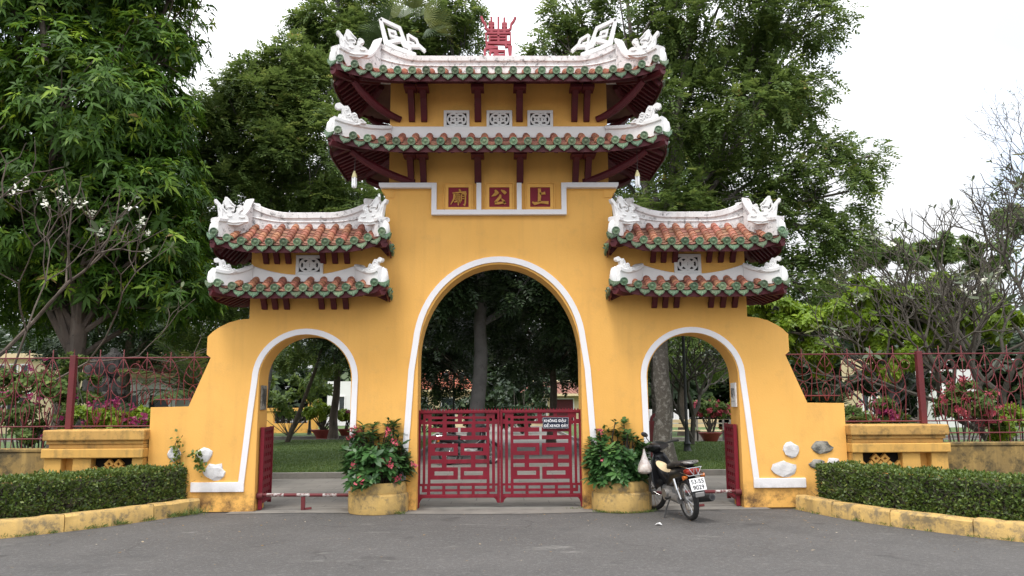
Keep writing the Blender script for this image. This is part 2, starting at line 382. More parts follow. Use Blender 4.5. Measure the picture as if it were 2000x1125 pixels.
def leaf_mat(name, dark, mid, light, gloss=0.42, trans=0.22, spec=0.4, dry=False):
    """leaf colour by the leaf's own random age attribute"""
    m, t, n, b = newmat(name)
    a = n.new('ShaderNodeAttribute'); a.attribute_name = 'tint'
    r = n.new('ShaderNodeValToRGB'); e = r.color_ramp.elements
    e[0].position = 0.0; e[0].color = (*dark, 1); e[1].position = 1.0; e[1].color = (*light, 1)
    k = e.new(0.6); k.color = (*mid, 1)
    if dry:
        e[-1].position = 0.93; q = e.new(1.0); q.color = (0.26, 0.19, 0.06, 1)
    t.links.new(a.outputs['Fac'], r.inputs['Fac']); t.links.new(r.outputs['Color'], b.inputs['Base Color'])
    b.inputs['Roughness'].default_value = gloss; b.inputs['Specular IOR Level'].default_value = spec
    tr = n.new('ShaderNodeBsdfTranslucent'); mx = n.new('ShaderNodeMixShader'); mx.inputs[0].default_value = trans
    hs = n.new('ShaderNodeHueSaturation'); hs.inputs['Value'].default_value = 1.5; hs.inputs['Hue'].default_value = 0.48
    t.links.new(r.outputs['Color'], hs.inputs['Color']); t.links.new(hs.outputs[0], tr.inputs['Color'])
    t.links.new(b.outputs[0], mx.inputs[1]); t.links.new(tr.outputs[0], mx.inputs[2])
    t.links.new(mx.outputs[0], n['Material Output'].inputs['Surface'])
    return m
M['leaf_mango'] = leaf_mat('glossy_long_leaf', (0.028, 0.070, 0.008), (0.062, 0.142, 0.012), (0.25, 0.37, 0.03), gloss=0.5, spec=0.25, trans=0.28, dry=True)
M['leaf_rose'] = leaf_mat('rosewood_leaf', (0.072, 0.118, 0.030), (0.122, 0.192, 0.046), (0.23, 0.30, 0.075), gloss=0.5, spec=0.28, trans=0.36, dry=True)
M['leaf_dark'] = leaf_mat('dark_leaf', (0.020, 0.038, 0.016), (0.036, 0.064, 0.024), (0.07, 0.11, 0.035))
M['leaf_lime'] = leaf_mat('young_lime_leaf', (0.14, 0.23, 0.018), (0.23, 0.35, 0.030), (0.36, 0.47, 0.06), trans=0.42)
M['leaf_hedge'] = leaf_mat('hedge_leaf', (0.050, 0.085, 0.016), (0.105, 0.160, 0.030), (0.26, 0.31, 0.075), dry=True)
M['leaf_plumeria'] = leaf_mat('frangipani_leaf', (0.06, 0.085, 0.040), (0.11, 0.14, 0.065), (0.24, 0.22, 0.09))
M['leaf_crown'] = leaf_mat('euphorbia_leaf', (0.030, 0.078, 0.024), (0.060, 0.145, 0.040), (0.12, 0.23, 0.06), gloss=0.35)
M['palm'] = leaf_mat('palm_frond', (0.040, 0.070, 0.022), (0.07, 0.115, 0.035), (0.19, 0.21, 0.06))
M['petal_pink'] = leaf_mat('coral_petals', (0.42, 0.06, 0.09), (0.62, 0.12, 0.15), (0.75, 0.28, 0.26), trans=0.2)
M['petal_magenta'] = leaf_mat('magenta_bracts', (0.22, 0.022, 0.085), (0.33, 0.04, 0.12), (0.45, 0.10, 0.18), trans=0.3)
M['petal_red'] = leaf_mat('red_bracts', (0.36, 0.045, 0.07), (0.48, 0.09, 0.11), (0.56, 0.18, 0.17), trans=0.3)
M['petal_white'] = leaf_mat('white_petals', (0.72, 0.72, 0.60), (0.8, 0.8, 0.7), (0.85, 0.84, 0.78), trans=0.2)
M['grass'] = leaf_mat('grass_blade', (0.062, 0.11, 0.024), (0.098, 0.155, 0.034), (0.17, 0.21, 0.06), gloss=0.6)
M['litter'] = leaf_mat('fallen_leaf', (0.16, 0.10, 0.05), (0.28, 0.2, 0.1), (0.5, 0.45, 0.35), gloss=0.8)
M['twig'] = paint('grey_twig', (0.115, 0.10, 0.082), (0.065, 0.058, 0.047), 0.9, 9, bump_s=0.5)
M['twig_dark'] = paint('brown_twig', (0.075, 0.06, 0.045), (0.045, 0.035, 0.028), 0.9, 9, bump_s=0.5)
M['bark'] = paint('brown_bark', (0.13, 0.10, 0.08), (0.075, 0.06, 0.05), 0.95, 3, stain=(0.03, 0.026, 0.022), stain_sc=6, bump_s=0.9, bump_sc=16, streak=(0.2, 0.18, 0.15), streak_amt=0.5)
M['bark_grey'] = paint('grey_bark', (0.16, 0.15, 0.145), (0.10, 0.095, 0.09), 0.95, 3, stain=(0.05, 0.045, 0.045), stain_sc=7, bump_s=0.7, bump_sc=16)
M['bark_patchy'] = paint('patchy_bark', (0.13, 0.115, 0.095), (0.08, 0.07, 0.06), 0.95, 3, stain=(0.34, 0.32, 0.29), stain_sc=9, stain_rng=(0.50, 0.60), stain_amt=0.6, bump_s=0.9, bump_sc=14)

# ------------------------------------------------------------------ the setting: ground, road, apron, paths
def sheet(name, poly, z, mat, label=None):
    m = MB(); m.add([(x, y, z) for x, y in poly], [tuple(range(len(poly)))])
    o = m.build(name, mat, fix=False); o['kind'] = 'structure'
    return o
E_ = 400
sheet('ground', [(-E_, -E_), (E_, -E_), (E_, E_), (-E_, E_)], -0.012, M['soil'])
sheet('road', [(-40, -30), (40, -30), (40, 12.30), (4.6, 12.30), (-4.6, 12.45), (-40, 12.45)], -0.004, M['asphalt'])
apron = MB(); 
_ap = [(-4.1, 12.25), (-2.9, 12.32), (-1.5, 12.12), (-0.6, 12.03), (0.4, 12.0), (1.4, 12.12), (2.9, 12.3), (4.1, 12.25), (4.1, 13.0), (-4.1, 13.0)]
sheet('gate_apron', _ap, 0.002, M['concrete'])

def paving_mat():
    m, t, n, b = newmat('park_paving')
    tc = n.new('ShaderNodeTexCoord'); br = n.new('ShaderNodeTexBrick')
    br.inputs['Scale'].default_value = 1.0; br.inputs['Brick Width'].default_value = 0.8; br.inputs['Row Height'].default_value = 0.4
    br.inputs['Mortar Size'].default_value = 0.008
    br.inputs['Color1'].default_value = (0.20, 0.183, 0.16, 1); br.inputs['Color2'].default_value = (0.165, 0.152, 0.134, 1); br.inputs['Mortar'].default_value = (0.10, 0.09, 0.08, 1)
    t.links.new(tc.outputs['Object'], br.inputs['Vector'])
    c = mixc(t, mul(t, noise_fac(t, 1.2, 0.45, 0.7, detail=7), 0.5), br.outputs['Color'], (0.10, 0.092, 0.08))
    t.links.new(c, b.inputs['Base Color']); b.inputs['Roughness'].default_value = 0.85
    return m
M['paving'] = paving_mat()
sheet('park_path', [(-30, 13.0), (30, 13.0), (30, 90), (-30, 90)], 0.004, M['paving'])

def lawn(name, x0, x1, y0, y1):
    o = MB().box(x0 + .12, x1 - .12, y0 + .12, y1 - .12, 0.0, 0.10).build(name, M['lawn']); o['kind'] = 'structure'
    k = MB()
    k.box(x0, x1, y0, y0 + .12, 0, 0.13); k.box(x0, x1, y1 - .12, y1, 0, 0.13); k.box(x0, x0 + .12, y0 + .12, y1 - .12, 0, 0.13); k.box(x1 - .12, x1, y0 + .12, y1 - .12, 0, 0.13)
    kb = k.build('lawn_kerb', M['concrete'], bevel=0.012); kb['kind'] = 'structure'
lawn('lawn', -30.0, -2.5, 17.9, 35.5); lawn('lawn', 2.9, 30.0, 17.9, 31.5)
lawn('lawn', -30, -3.2, 38.5, 58.0); lawn('lawn', 3.2, 30.0, 34.5, 58.0)

# ------------------------------------------------------------------ the gate
WF, WB, YC = 12.5, 13.0, 12.75                # front and back of the gate wall
gate = tag(empty('temple_gate', (0, YC, 0)), 'yellow three-arched temple gate with tiled double roofs and white trim', 'gate')

def arch_pts(cx, hw, spring, top, n=28, z0=0.0):
    pts = [(cx + hw, z0)]
    for i in range(n + 1):
        a = math.pi * i / n
        pts.append((cx + hw * math.cos(a), spring + (top - spring) * math.sin(a)))
    pts.append((cx - hw, z0))
    return pts
SIL = [(5.39, 0), (5.40, 1.58), (4.82, 1.59), (4.515, 2.34), (4.58, 2.39), (4.58, 2.67), (4.50, 2.75), (4.40, 2.82), (4.26, 2.89), (4.10, 2.935), (3.94, 2.95), (3.94, 4.22), (1.83, 4.22), (1.83, 5.06), (1.78, 5.06), (1.78, 6.93)]
poly = [(-x, z) for x, z in SIL] + SIL[::-1]
CX_S, HW_S = 3.035, 0.715
poly += arch_pts(CX_S, HW_S, 2.0, 2.69) + arch_pts(0, 1.28, 2.3, 3.81) + arch_pts(-CX_S, HW_S, 2.0, 2.69)
MB().prism(poly, WF, WB).build('wall', M['yellow'], gate, smooth=True, auto=25)

def offset(pts, d):
    out = []
    for i in range(len(pts)):
        p, q = Vector(pts[max(i-1, 0)]), Vector(pts[min(i+1, len(pts)-1)]); t = (q - p).normalized()
        out.append((pts[i][0] + t.y * -d, pts[i][1] + t.x * d))
    return out
# white bands round the arches
c_in = [(-1.46, 0.30), (-1.385, 1.28), (-1.335, 2.12)]
for i in range(33):
    a = math.pi * (1 - i / 32) * 0.94 + math.pi * 0.03
    c_in.append((1.275 * math.cos(a), 2.45 + 1.39 * math.sin(a)))
c_in += [(1.335, 2.12), (1.385, 1.28), (1.46, 0.30)]
MB().band(c_in, offset(c_in, 0.092), WF - 0.025, WF + 0.01).build('arch_band', M['trim'], gate, smooth=True, auto=30)
for s in (1, -1):
    pts = [(CX_S - 0.70, 0.30), (CX_S - 0.72, 1.28), (CX_S - 0.735, 2.0)]
    for i in range(1, 28):
        a = math.pi * (1 - i / 28); pts.append((CX_S + 0.735 * math.cos(a), 2.0 + 0.70 * math.sin(a)))
    pts += [(CX_S + 0.735, 2.0), (CX_S + 0.785, 1.5), (CX_S + 0.835, 0.9), (CX_S + 0.875, 0.44)]
    o = offset(pts, 0.088)
    o[-1] = (o[-1][0], 0.44)
    pm = [(x * s, z) for x, z in pts]; om = [(x * s, z) for x, z in o]
    MB().band(pm, om, WF - 0.025, WF + 0.01).build('arch_band', M['trim'], gate, smooth=True, auto=30)
    x0, x1 = sorted((s * (CX_S + 0.875), s * 4.72))
    MB().box(x0, x1, WF - 0.030, WF + 0.01, 0.295, 0.44).build('base_band', M['trim'], gate, bevel=0.006)

# cornice and name panel
for s in (1, -1):
    c = [(1.085, 5.13), (1.93, 5.13), (1.93, 5.085), (1.90, 5.05), (1.085, 5.05)]
    MB().prism([(x * s, z) for x, z in c], WF - 0.09, WF + 0.52).build('cornice', M['trim'], gate)
    cv = [(1.90, 5.048), (1.90, 5.02), (1.85, 4.965), (1.825, 4.90), (1.70, 4.90), (1.70, 5.048)]
    MB().prism([(x * s, z) for x, z in cv], WF - 0.012, WF + 0.50).build('cornice_cove', M['yellow'], gate)
MB().prism([(-1.085, 5.13), (-1.005, 5.13), (-1.005, 4.685), (1.005, 4.685), (1.005, 5.13), (1.085, 5.13), (1.085, 4.605), (-1.085, 4.605)], WF - 0.085, WF + 0.01).build('panel_frame', M['trim'], gate)
for x in (-0.325, 0.325):
    MB().box(x - .038, x + .038, WF - 0.075, WF + 0.01, 4.687, 5.13).build('panel_divider', M['trim'], gate)

GLYPH = {
 'gong': [([(905, 150), (928, 188), (900, 215), (855, 240)], [22, 52, 40, 6]), ([(985, 150), (1020, 172), (1050, 200)], [14, 40, 42]),
          ([(975, 215), (972, 250), (935, 290), (905, 325)], [26, 38, 34, 34]), ([(900, 330), (950, 335), (1045, 320)], [40, 34, 26]), ([(990, 272), (1022, 305), (1042, 345)], [10, 32, 30])],
 'shang': [([(1525, 130), (1528, 200), (1520, 320)], [40, 46, 40]), ([(1530, 202), (1570, 200), (1605, 192)], [28, 30, 38]), ([(1425, 318), (1460, 342), (1540, 322), (1648, 330)], [18, 36, 30, 42])],
 'miao': [([(415, 138), (432, 168)], [22, 26]), ([(325, 192), (420, 182), (512, 180)], [18, 20, 26]), ([(350, 190), (345, 270), (300, 350)], [26, 24, 8]),
          ([(362, 218), (428, 212)], [13, 13]), ([(370, 236), (424, 234), (424, 288), (370, 290), (370, 236)], [11] * 5), ([(370, 262), (424, 261)], [10, 10]),
          ([(345, 316), (436, 304)], [15, 17]), ([(398, 198), (400, 300), (404, 362)], [15, 15, 17]), ([(446, 204), (444, 290), (422, 334)], [15, 14, 7]),
          ([(446, 206), (500, 200), (498, 330), (488, 366), (470, 346)], [14, 20, 20, 18, 6]), ([(448, 238), (498, 235)], [11, 11]), ([(446, 272), (498, 268)], [11, 11])]}
for xc, key, gx in ((-0.655, 'miao', 405), (0.005, 'gong', 962), (0.665, 'shang', 1535)):
    zc, h = 4.905, 0.163
    sq = lambda r: [(xc - r, zc - r), (xc + r, zc - r), (xc + r, zc + r), (xc - r, zc + r), (xc - r, zc - r)]
    MB().band(sq(h), sq(h + 0.055), WF - 0.030, WF + 0.005).build('panel_moulding', M['yellow'], gate, bevel=0.004)
    MB().band(sq(h + 0.058), sq(h + 0.075), WF - 0.045, WF + 0.005).build('panel_moulding', M['yellow'], gate, bevel=0.004)
    p = MB().box(xc - h, xc + h, WF - 0.012, WF + 0.005, zc - h, zc + h).build('name_panel', M['panel_red'], gate)
    k = 2 * h / 275.0
    for pts, wd in GLYPH[key]:
        pp = []; ww = []
        for i in range(len(pts) - 1):                   # subdivide for a rounded brush
            for q in range(3):
                f = q / 3; pp.append(((pts[i][0]*(1-f)+pts[i+1][0]*f - gx) * k + xc, -(pts[i][1]*(1-f)+pts[i+1][1]*f - 248) * k + zc)); ww.append((wd[i]*(1-f)+wd[i+1]*f) * k)
        pp.append(((pts[-1][0] - gx) * k + xc, -(pts[-1][1] - 248) * k + zc)); ww.append(wd[-1] * k)
        MB().ribbon(pp, ww, WF - 0.036, WF - 0.010).build('letter_stroke', M['gold'], p)

# ventilation windows with coin grilles
def circle(cx, cz, r, n=28): return [(cx + r * math.cos(2*math.pi*i/n), cz + r * math.sin(2*math.pi*i/n)) for i in range(n + 1)]
def vent(xc, zc, hw, hh):
    b = 0.048
    rect = lambda w, h: [(xc - w, zc - h), (xc + w, zc - h), (xc + w, zc + h), (xc - w, zc + h), (xc - w, zc - h)]
    w = MB().band(rect(hw - b, hh - b), rect(hw, hh), WF - 0.045, WF + 0.01).build('vent_window', M['white'], gate, bevel=0.005)
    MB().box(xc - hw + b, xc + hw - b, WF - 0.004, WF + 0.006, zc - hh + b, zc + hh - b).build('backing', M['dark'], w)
    r = hh - b + 0.004; dx = (hw - b) - r
    for s in (-1, 1):
        g = MB(); c = xc + s * dx * 0.98; yo = 0.0015 * s
        g.band(circle(c, zc, r * 0.74), circle(c, zc, r), WF - 0.032 + yo, WF - 0.010 + yo)
        g.band(circle(c, zc, r * 0.16, 4), circle(c, zc, r * 0.50, 4), WF - 0.030 + yo, WF - 0.010 + yo)
        for q in range(4):
            a = math.pi / 4 + q * math.pi / 2
            g.ribbon([(c + r * 0.30 * math.cos(a), zc + r * 0.30 * math.sin(a)), (c + r * 0.78 * math.cos(a), zc + r * 0.78 * math.sin(a))], r * 0.34, WF - 0.0285 + yo, WF - 0.011 + yo)
        g.build('coin_grille', M['white'], w)
for x in (-0.69, 0.01, 0.68): vent(x, 6.215, 0.21, 0.150)
for x in (-3.015, 3.015): vent(x, 3.80, 0.215, 0.158)

# ---------------- roofs
def barrel_mesh(name, mat, L=0.145, r0=0.058, r1=0.050, cap=False):
    m = MB(); n = 7; vs = []
    for y, r in ((0, r0), (0.012, r0 * 1.04), (L, r1)):
        for k in range(n + 1):
            a = math.pi * k / n; vs.append((r * math.cos(a), y, r * math.sin(a) - 0.004))
    fs = [(i*(n+1)+k, i*(n+1)+k+1, (i+1)*(n+1)+k+1, (i+1)*(n+1)+k) for i in range(2) for k in range(n)]
    fs.append(tuple(range(n + 1)))
    m.add(vs, fs)
    if cap:
        R0 = r0 * 1.06; k = 18
        for (ra, ya), (rb, yb) in (((R0, 0.02), (R0, -0.016)), ((R0, -0.016), (R0 * 0.80, -0.016)), ((R0 * 0.80, -0.016), (R0 * 0.74, -0.004)), ((R0*0.74, -0.004), (R0*0.45, -0.006)), ((R0*0.45, -0.006), (R0*0.3, -0.016)), ((R0*0.3, -0.016), (0.001, -0.019))):
            vs = [(ra * math.cos(2*math.pi*i/k), ya, ra * math.sin(2*math.pi*i/k)) for i in range(k)] + [(rb * math.cos(2*math.pi*i/k), yb, rb * math.sin(2*math.pi*i/k)) for i in range(k)]
            m.add(vs, [(i, (i+1) % k, k + (i+1) % k, k + i) for i in range(k)])
    return m.mesh(name, mat, smooth=True, fix=True, auto=35)
def pan_mesh(sp=0.22, L=0.16):
    m = MB(); n = 4; vs = []
    for y in (0, L):
        for k in range(n + 1):
            u = k / n * 2 - 1
            for dz in (0.0, -0.014): vs.append((u * sp * 0.44, y, 0.030 * u * u - 0.03 + dz))
    w = 2 * (n + 1); fs = []
    for k in range(n):
        a = 2 * k
        fs += [(a, a+2, w+a+2, w+a), (a+1, w+a+1, w+a+3, a+3), (a, a+1, a+3, a+2)]
    m.add(vs, fs)
    return m.mesh('pan_tile', M['pan'], smooth=True, fix=True, auto=35)
def drip_mesh(sp=0.22):
    top = [(-0.092, 0.006), (-0.06, -0.010), (-0.03, -0.018), (0, -0.021), (0.03, -0.018), (0.06, -0.010), (0.092, 0.006)]
    bot = [(0.090, -0.02), (0.076, -0.048), (0.052, -0.070), (0.026, -0.082), (0, -0.104), (-0.026, -0.082), (-0.052, -0.070), (-0.076, -0.048), (-0.090, -0.02)]
    m = MB().prism(top + bot, -0.012, 0.012)
    inner = [(x * 0.78, z * 0.74 - 0.012) for x, z in top + bot]
    m.prism(inner, -0.017, -0.0115)
    return m.mesh('drip_tile', M['glaze'], fix=True)
ME_BAR = barrel_mesh('barrel_tile', M['tile']); ME_CAP = barrel_mesh('eave_cap', M['glaze'], cap=True, L=0.16); ME_PAN = pan_mesh(); ME_DRIP = drip_mesh()

HORN_A = [(300,740),(235,600),(190,330),(140,290),(118,225),(165,198),(205,240),(262,300),(330,392),(372,430),(410,420),(385,372),(330,300),(300,245),(335,195),(335,135),(385,133),(430,170),(480,225),(505,285),(470,330),(430,370),(470,395),(505,380),(530,410),(515,450),(480,450),(500,480),(560,470),(590,420),(580,370),(610,345),(640,350),(650,335),(612,325),(605,300),(650,278),(705,298),(742,350),(735,400),(695,430),(690,468),(760,478),(815,515),(840,560),(850,640),(640,740)]
HORN_B = [(380,640),(240,560),(160,600),(125,620),(165,360),(220,352),(250,370),(240,260),(205,205),(195,235),(120,235),(78,190),(82,110),(180,68),(285,140),(375,118),(440,205),(470,300),(500,280),(550,255),(605,300),(632,385),(670,420),(715,395),(775,430),(848,480),(845,500),(700,520)]
def horn(parent, loc, rz, flip, kind, scale, mat):
    src, ox, oy = (HORN_A, 300, 700) if kind == 'A' else (HORN_B, 300, 600)
    Mx = Matrix.Translation(loc) @ Matrix.Rotation(rz, 4, 'Z')
    pl = [((x - ox) * scale * flip, (oy - y) * scale) for x, y in src]
    m = MB().prism(pl, -0.035, 0.035, Mx)
    rel = [[(350,285),(385,375),(440,350),(505,352),(540,395),(522,436),(490,428)], [(400,535),(450,556),(500,548)], [(640,552),(700,566),(762,548)], [(225,360),(285,470),(280,590),(340,700)], [(430,200),(470,260),(560,330)], [(700,330),(700,390),(650,420),(640,480)],
           [(240,610),(330,668),(520,692),(840,640)], [(300,300),(310,400),(380,480)]] if kind == 'A' else \
          [[(330,170),(375,200),(360,235),(325,225)], [(255,180),(300,280),(350,420)], [(370,370),(410,330),(450,360),(430,410),(390,400)], [(510,330),(550,300),(585,330),(560,370),(520,365)], [(545,440),(600,440),(610,490),(565,500)],
           [(160,420),(205,560),(380,612),(700,545)], [(470,320),(490,420),(540,480)], [(690,430),(740,440),(760,475)], [(230,400),(260,480),(350,560)]]
    for pts in rel:
        for side in (-1, 1):
            k = len(pts); m.tube([Mx @ Vector(((x - ox) * scale * flip, side * 0.036, (oy - y) * scale)) for x, y in pts], [(0.010 + 0.008 * math.sin(math.pi * (i + .6) / (k + .2))) * scale / 0.00074 for i in range(k)], 6)
    return m.build('horn_ornament', mat, parent, bevel=0.008)

def roof(name, cx, hw, yF, zE, zI, ihw, iyF, lift, u0, sp, ridge=None, skirt=None, horn_k='A', horn_s=0.00077, hip_h=0.2, old=True, brackets=None, corner_arm=False):
    yB = 2 * YC - yF; iyB = 2 * YC - iyF; hd = YC - yF
    Ff = lambda u: lift * max(0.0, (abs(u) - u0) / (1 - u0)) ** 2
    def zs(x, y):
        dx = x - cx
        tS = (hw - abs(dx)) / (hw - ihw); tF = (y - yF) / (iyF - yF); tB = (yB - y) / (yB - iyB)
        t = min(tS, tF, tB); tc = max(0.0, min(1.0, t))
        f = Ff((y - YC) / hd) if tS < min(tF, tB) else Ff(dx / hw)
        if tS < 1: f = max(f, Ff(dx / hw) * 0.6 + Ff((y - YC) / hd) * 0.4) if min(abs(tS - tF), abs(tS - tB)) < 0.3 else f
        return zE + f * (1 - tc) + (zI - zE) * (0.85 * tc + 0.15 * tc * tc) + (min(0, t) * 0.1)
    mw = M['white_old'] if old else M['white']
    # deck: the roof part itself
    nx, ny = 44, 24; d = MB(); vs = []; fs = []
    for j in range(ny + 1):
        for i in range(nx + 1):
            x = cx - hw + 2 * hw * i / nx; y = yF + (yB - yF) * j / ny; z = zs(x, y)
            vs += [(x, y, z - 0.035), (x, y, z - 0.085)]
    W_ = 2 * (nx + 1)
    for j in range(ny):
        for i in range(nx):
            a = j * W_ + 2 * i
            fs += [(a, a + 2, a + W_ + 2, a + W_), (a + 1, a + W_ + 1, a + W_ + 3, a + 3)]
    for i in range(nx):
        a = 2 * i; b = ny * W_ + 2 * i; fs += [(a, a + 1, a + 3, a + 2), (b, b + 2, b + 3, b + 1)]
    for j in range(ny):
        a = j * W_; b = a + 2 * nx; fs += [(a, a + W_, a + W_ + 1, a + 1), (b, b + 1, b + W_ + 1, b + W_)]
    d.add(vs, fs); rf = d.build(name, M['soffit'], gate, smooth=True, auto=30, fix=False)
    # fascia boards following the eave curve
    for side in ('front', 'back', 'left', 'right'):
        m = MB(); vs = []; n = 36
        for i in range(n + 1):
            u = i / n
            if side in ('front', 'back'):
                x = cx - hw + 2 * hw * u; y = yF if side == 'front' else yB; o = (0, -1 if side == 'front' else 1)
            else:
                x = cx + (hw if side == 'right' else -hw); y = yF + (yB - yF) * u; o = (1 if side == 'right' else -1, 0)
            z = zs(x, y)
            for k, zz in ((0.0, -0.140), (0.012, -0.140), (0.012, -0.05), (0.0, -0.05)):
                vs.append((x + o[0] * k, y + o[1] * k, z + zz))
        fs = [(i*4+k, i*4+(k+1) % 4, (i+1)*4+(k+1) % 4, (i+1)*4+k) for i in range(n) for k in range(4)] + [(0, 1, 2, 3), (n*4, n*4+1, n*4+2, n*4+3)]
        m.add(vs, fs).build('fascia_board', M['red_wood'], rf)
    # rafters under the eaves
    x = cx - hw + 0.10
    while x < cx + hw - 0.05:
        if abs(x - cx) < ihw + 0.02 or True:
            ye = yF + min(1.0, (hw - abs(x - cx)) / (hw - ihw)) * (iyF - yF)
            if ye - yF > 0.15:
                MB().bar((x, yF + .02, zs(x, yF) - 0.115), (x, ye, zs(x, ye) - 0.115), 0.055, 0.06).build('rafter', M['red_wood'], rf)
        x += 0.20
    for s in (-1, 1):
        y = yF + 0.14
        while y < yB - 0.1:
            t = min(1.0, min(y - yF, yB - y) / (iyF - yF)); xe = cx + s * (hw - t * (hw - ihw)); xo = cx + s * (hw - 0.02)
            if abs(xe - xo) > 0.1:
                MB().bar((xo, y, zs(xo, y) - 0.115), (xe, y, zs(xe - s * 0.001, y) - 0.115), 0.06, 0.06).build('rafter', M['red_wood'], rf)
            y += 0.155
        for yy, yi in ((yF, iyF), (yB, iyB)):                     # hip beams
            n = 6; pts = []
            for i in range(n + 1):
                t = i / n; xx = cx + s * (hw - 0.03 - t * (hw - ihw)); y2 = yy + (yi - yy) * t
                pts.append((xx, y2, zs(xx, y2) - 0.16))
            MB().tube(pts, 0.065, 6).build('hip_beam', M['red_wood'], rf)
    # tiles of the front slope, one by one; the other three slopes joined
    n = int(round(2 * hw / sp)); xs = [cx + (i - (n - 1) / 2) * sp for i in range(n)]
    rest_b, rest_g, rest_p = MB(), MB(), MB()
    def mtile(mb, me, Mx):
        vv = [Mx @ v.co for v in me.vertices]; mb.add(vv, [tuple(p.vertices) for p in me.polygons])
    def slope(front, px_, y0, y1):
        """yields placements along one tile column"""
        L = 0.112; y = y0; out = []
        while y < y1 - 0.03:
            z0 = zs(px_, y); z1 = zs(px_, min(y + 0.08, y1)); ang = math.atan2(z1 - z0, min(0.08, y1 - y))
            out.append((y, z0, ang)); y += L * math.cos(ang)
        return out
    for i, x in enumerate(xs):
        t = min(1.0, (hw - abs(x - cx)) / (hw - ihw)); ye = yF + t * (iyF - yF) + 0.03
        for k, (y, z, ang) in enumerate(slope(True, x, yF - 0.03, max(ye, yF + 0.06))):
            jit = random.uniform(-0.012, 0.012)
            if k == 0: inst('eave_cap', ME_CAP, rf, (x + random.uniform(-.006, .006), y - 0.035, z + 0.022), (ang * 0.35 + random.uniform(-.05, .05), 0, random.uniform(-.04, .04)))
            else: inst('barrel_tile', ME_BAR, rf, (x + jit * .5, y, z + 0.006), (ang - 0.05, random.uniform(-.06, .06), random.uniform(-.03, .03)))
        if i < n - 1:
            xm = x + sp / 2; t = min(1.0, (hw - abs(xm - cx)) / (hw - ihw)); ye = yF + t * (iyF - yF) + 0.03
            inst('drip_tile', ME_DRIP, rf, (xm + random.uniform(-.006, .006), yF - 0.042, zs(xm, yF) - 0.030), (random.uniform(-.08, .04), math.atan2(zs(xm - .1, yF) - zs(xm + .1, yF), .2) * 0.9 + random.uniform(-.05, .05), 0), (sp / 0.22, 1, 1))
            for k, (y, z, ang) in enumerate(slope(True, xm, yF - 0.03, max(ye, yF + 0.06))):
                inst('pan_tile', ME_PAN, rf, (xm, y, z + 0.012), (ang - 0.09, random.uniform(-.03, .03), random.uniform(-.02, .02)), (sp / 0.22, 1, 1))
    for s in (-1, 1):
        inst('drip_tile', ME_DRIP, rf, (cx + s * (hw - 0.02), yF - 0.035, zs(cx + s * hw, yF) - 0.01), (0, s * -0.25, s * 0.5))
    for x in xs:                                                      # back slope
        t = min(1.0, (hw - abs(x - cx)) / (hw - ihw)); ye = yB - t * (yB - iyB)
        z0, z1 = zs(x, yB), zs(x, ye); ang = math.atan2(z1 - z0, max(yB - ye, .01))
        ln = math.hypot(z1 - z0, yB - ye)
        Mx = Matrix.Translation((x, yB + 0.03, z0)) @ Matrix.Rotation(math.pi, 4, 'Z') @ Matrix.Rotation(ang, 4, 'X') 
        mtile(rest_g, ME_CAP, Mx)
        if ln > 0.15: mtile(rest_b, ME_BAR, Mx @ Matrix.Diagonal((1, ln / 0.145, 1, 1)))
        mtile(rest_g, ME_DRIP, Matrix.Translation((x + sp / 2, yB + 0.042, zs(x + sp / 2, yB) - 0.018)))
    for s in (-1, 1):                                                 # side slopes
        ny_ = int((yB - yF) / sp); 
        for j in range(ny_):
            y = YC + (j - (ny_ - 1) / 2) * sp; xo = cx + s * hw
            t = min(1.0, (min(y - yF, yB - y)) / (iyF - yF)); xi = xo - s * t * (hw - ihw)
            z0, z1 = zs(xo, y), zs(xi, y); ang = math.atan2(z1 - z0, max(abs(xi - xo), .01)); ln = math.hypot(z1 - z0, xi - xo)
            Mx = Matrix.Translation((xo + s * 0.03, y, z0)) @ Matrix.Rotation(s * math.pi / 2, 4, 'Z') @ Matrix.Rotation(ang, 4, 'X')
            mtile(rest_g, ME_CAP, Mx)
            if ln > 0.15: mtile(rest_b, ME_BAR, Mx @ Matrix.Diagonal((1, ln / 0.145, 1, 1)))
            mtile(rest_g, ME_DRIP, Matrix.Translation((xo + s * 0.042, y + sp / 2, zs(xo, min(y + sp / 2, yB)) - 0.018)) @ Matrix.Rotation(s * math.pi / 2, 4, 'Z'))
    tag(rest_b.build('barrel_tiles', M['tile'], rf, smooth=True, auto=35), kind='stuff')
    tag(rest_g.build('eave_tiles', M['glaze'], rf), kind='stuff')
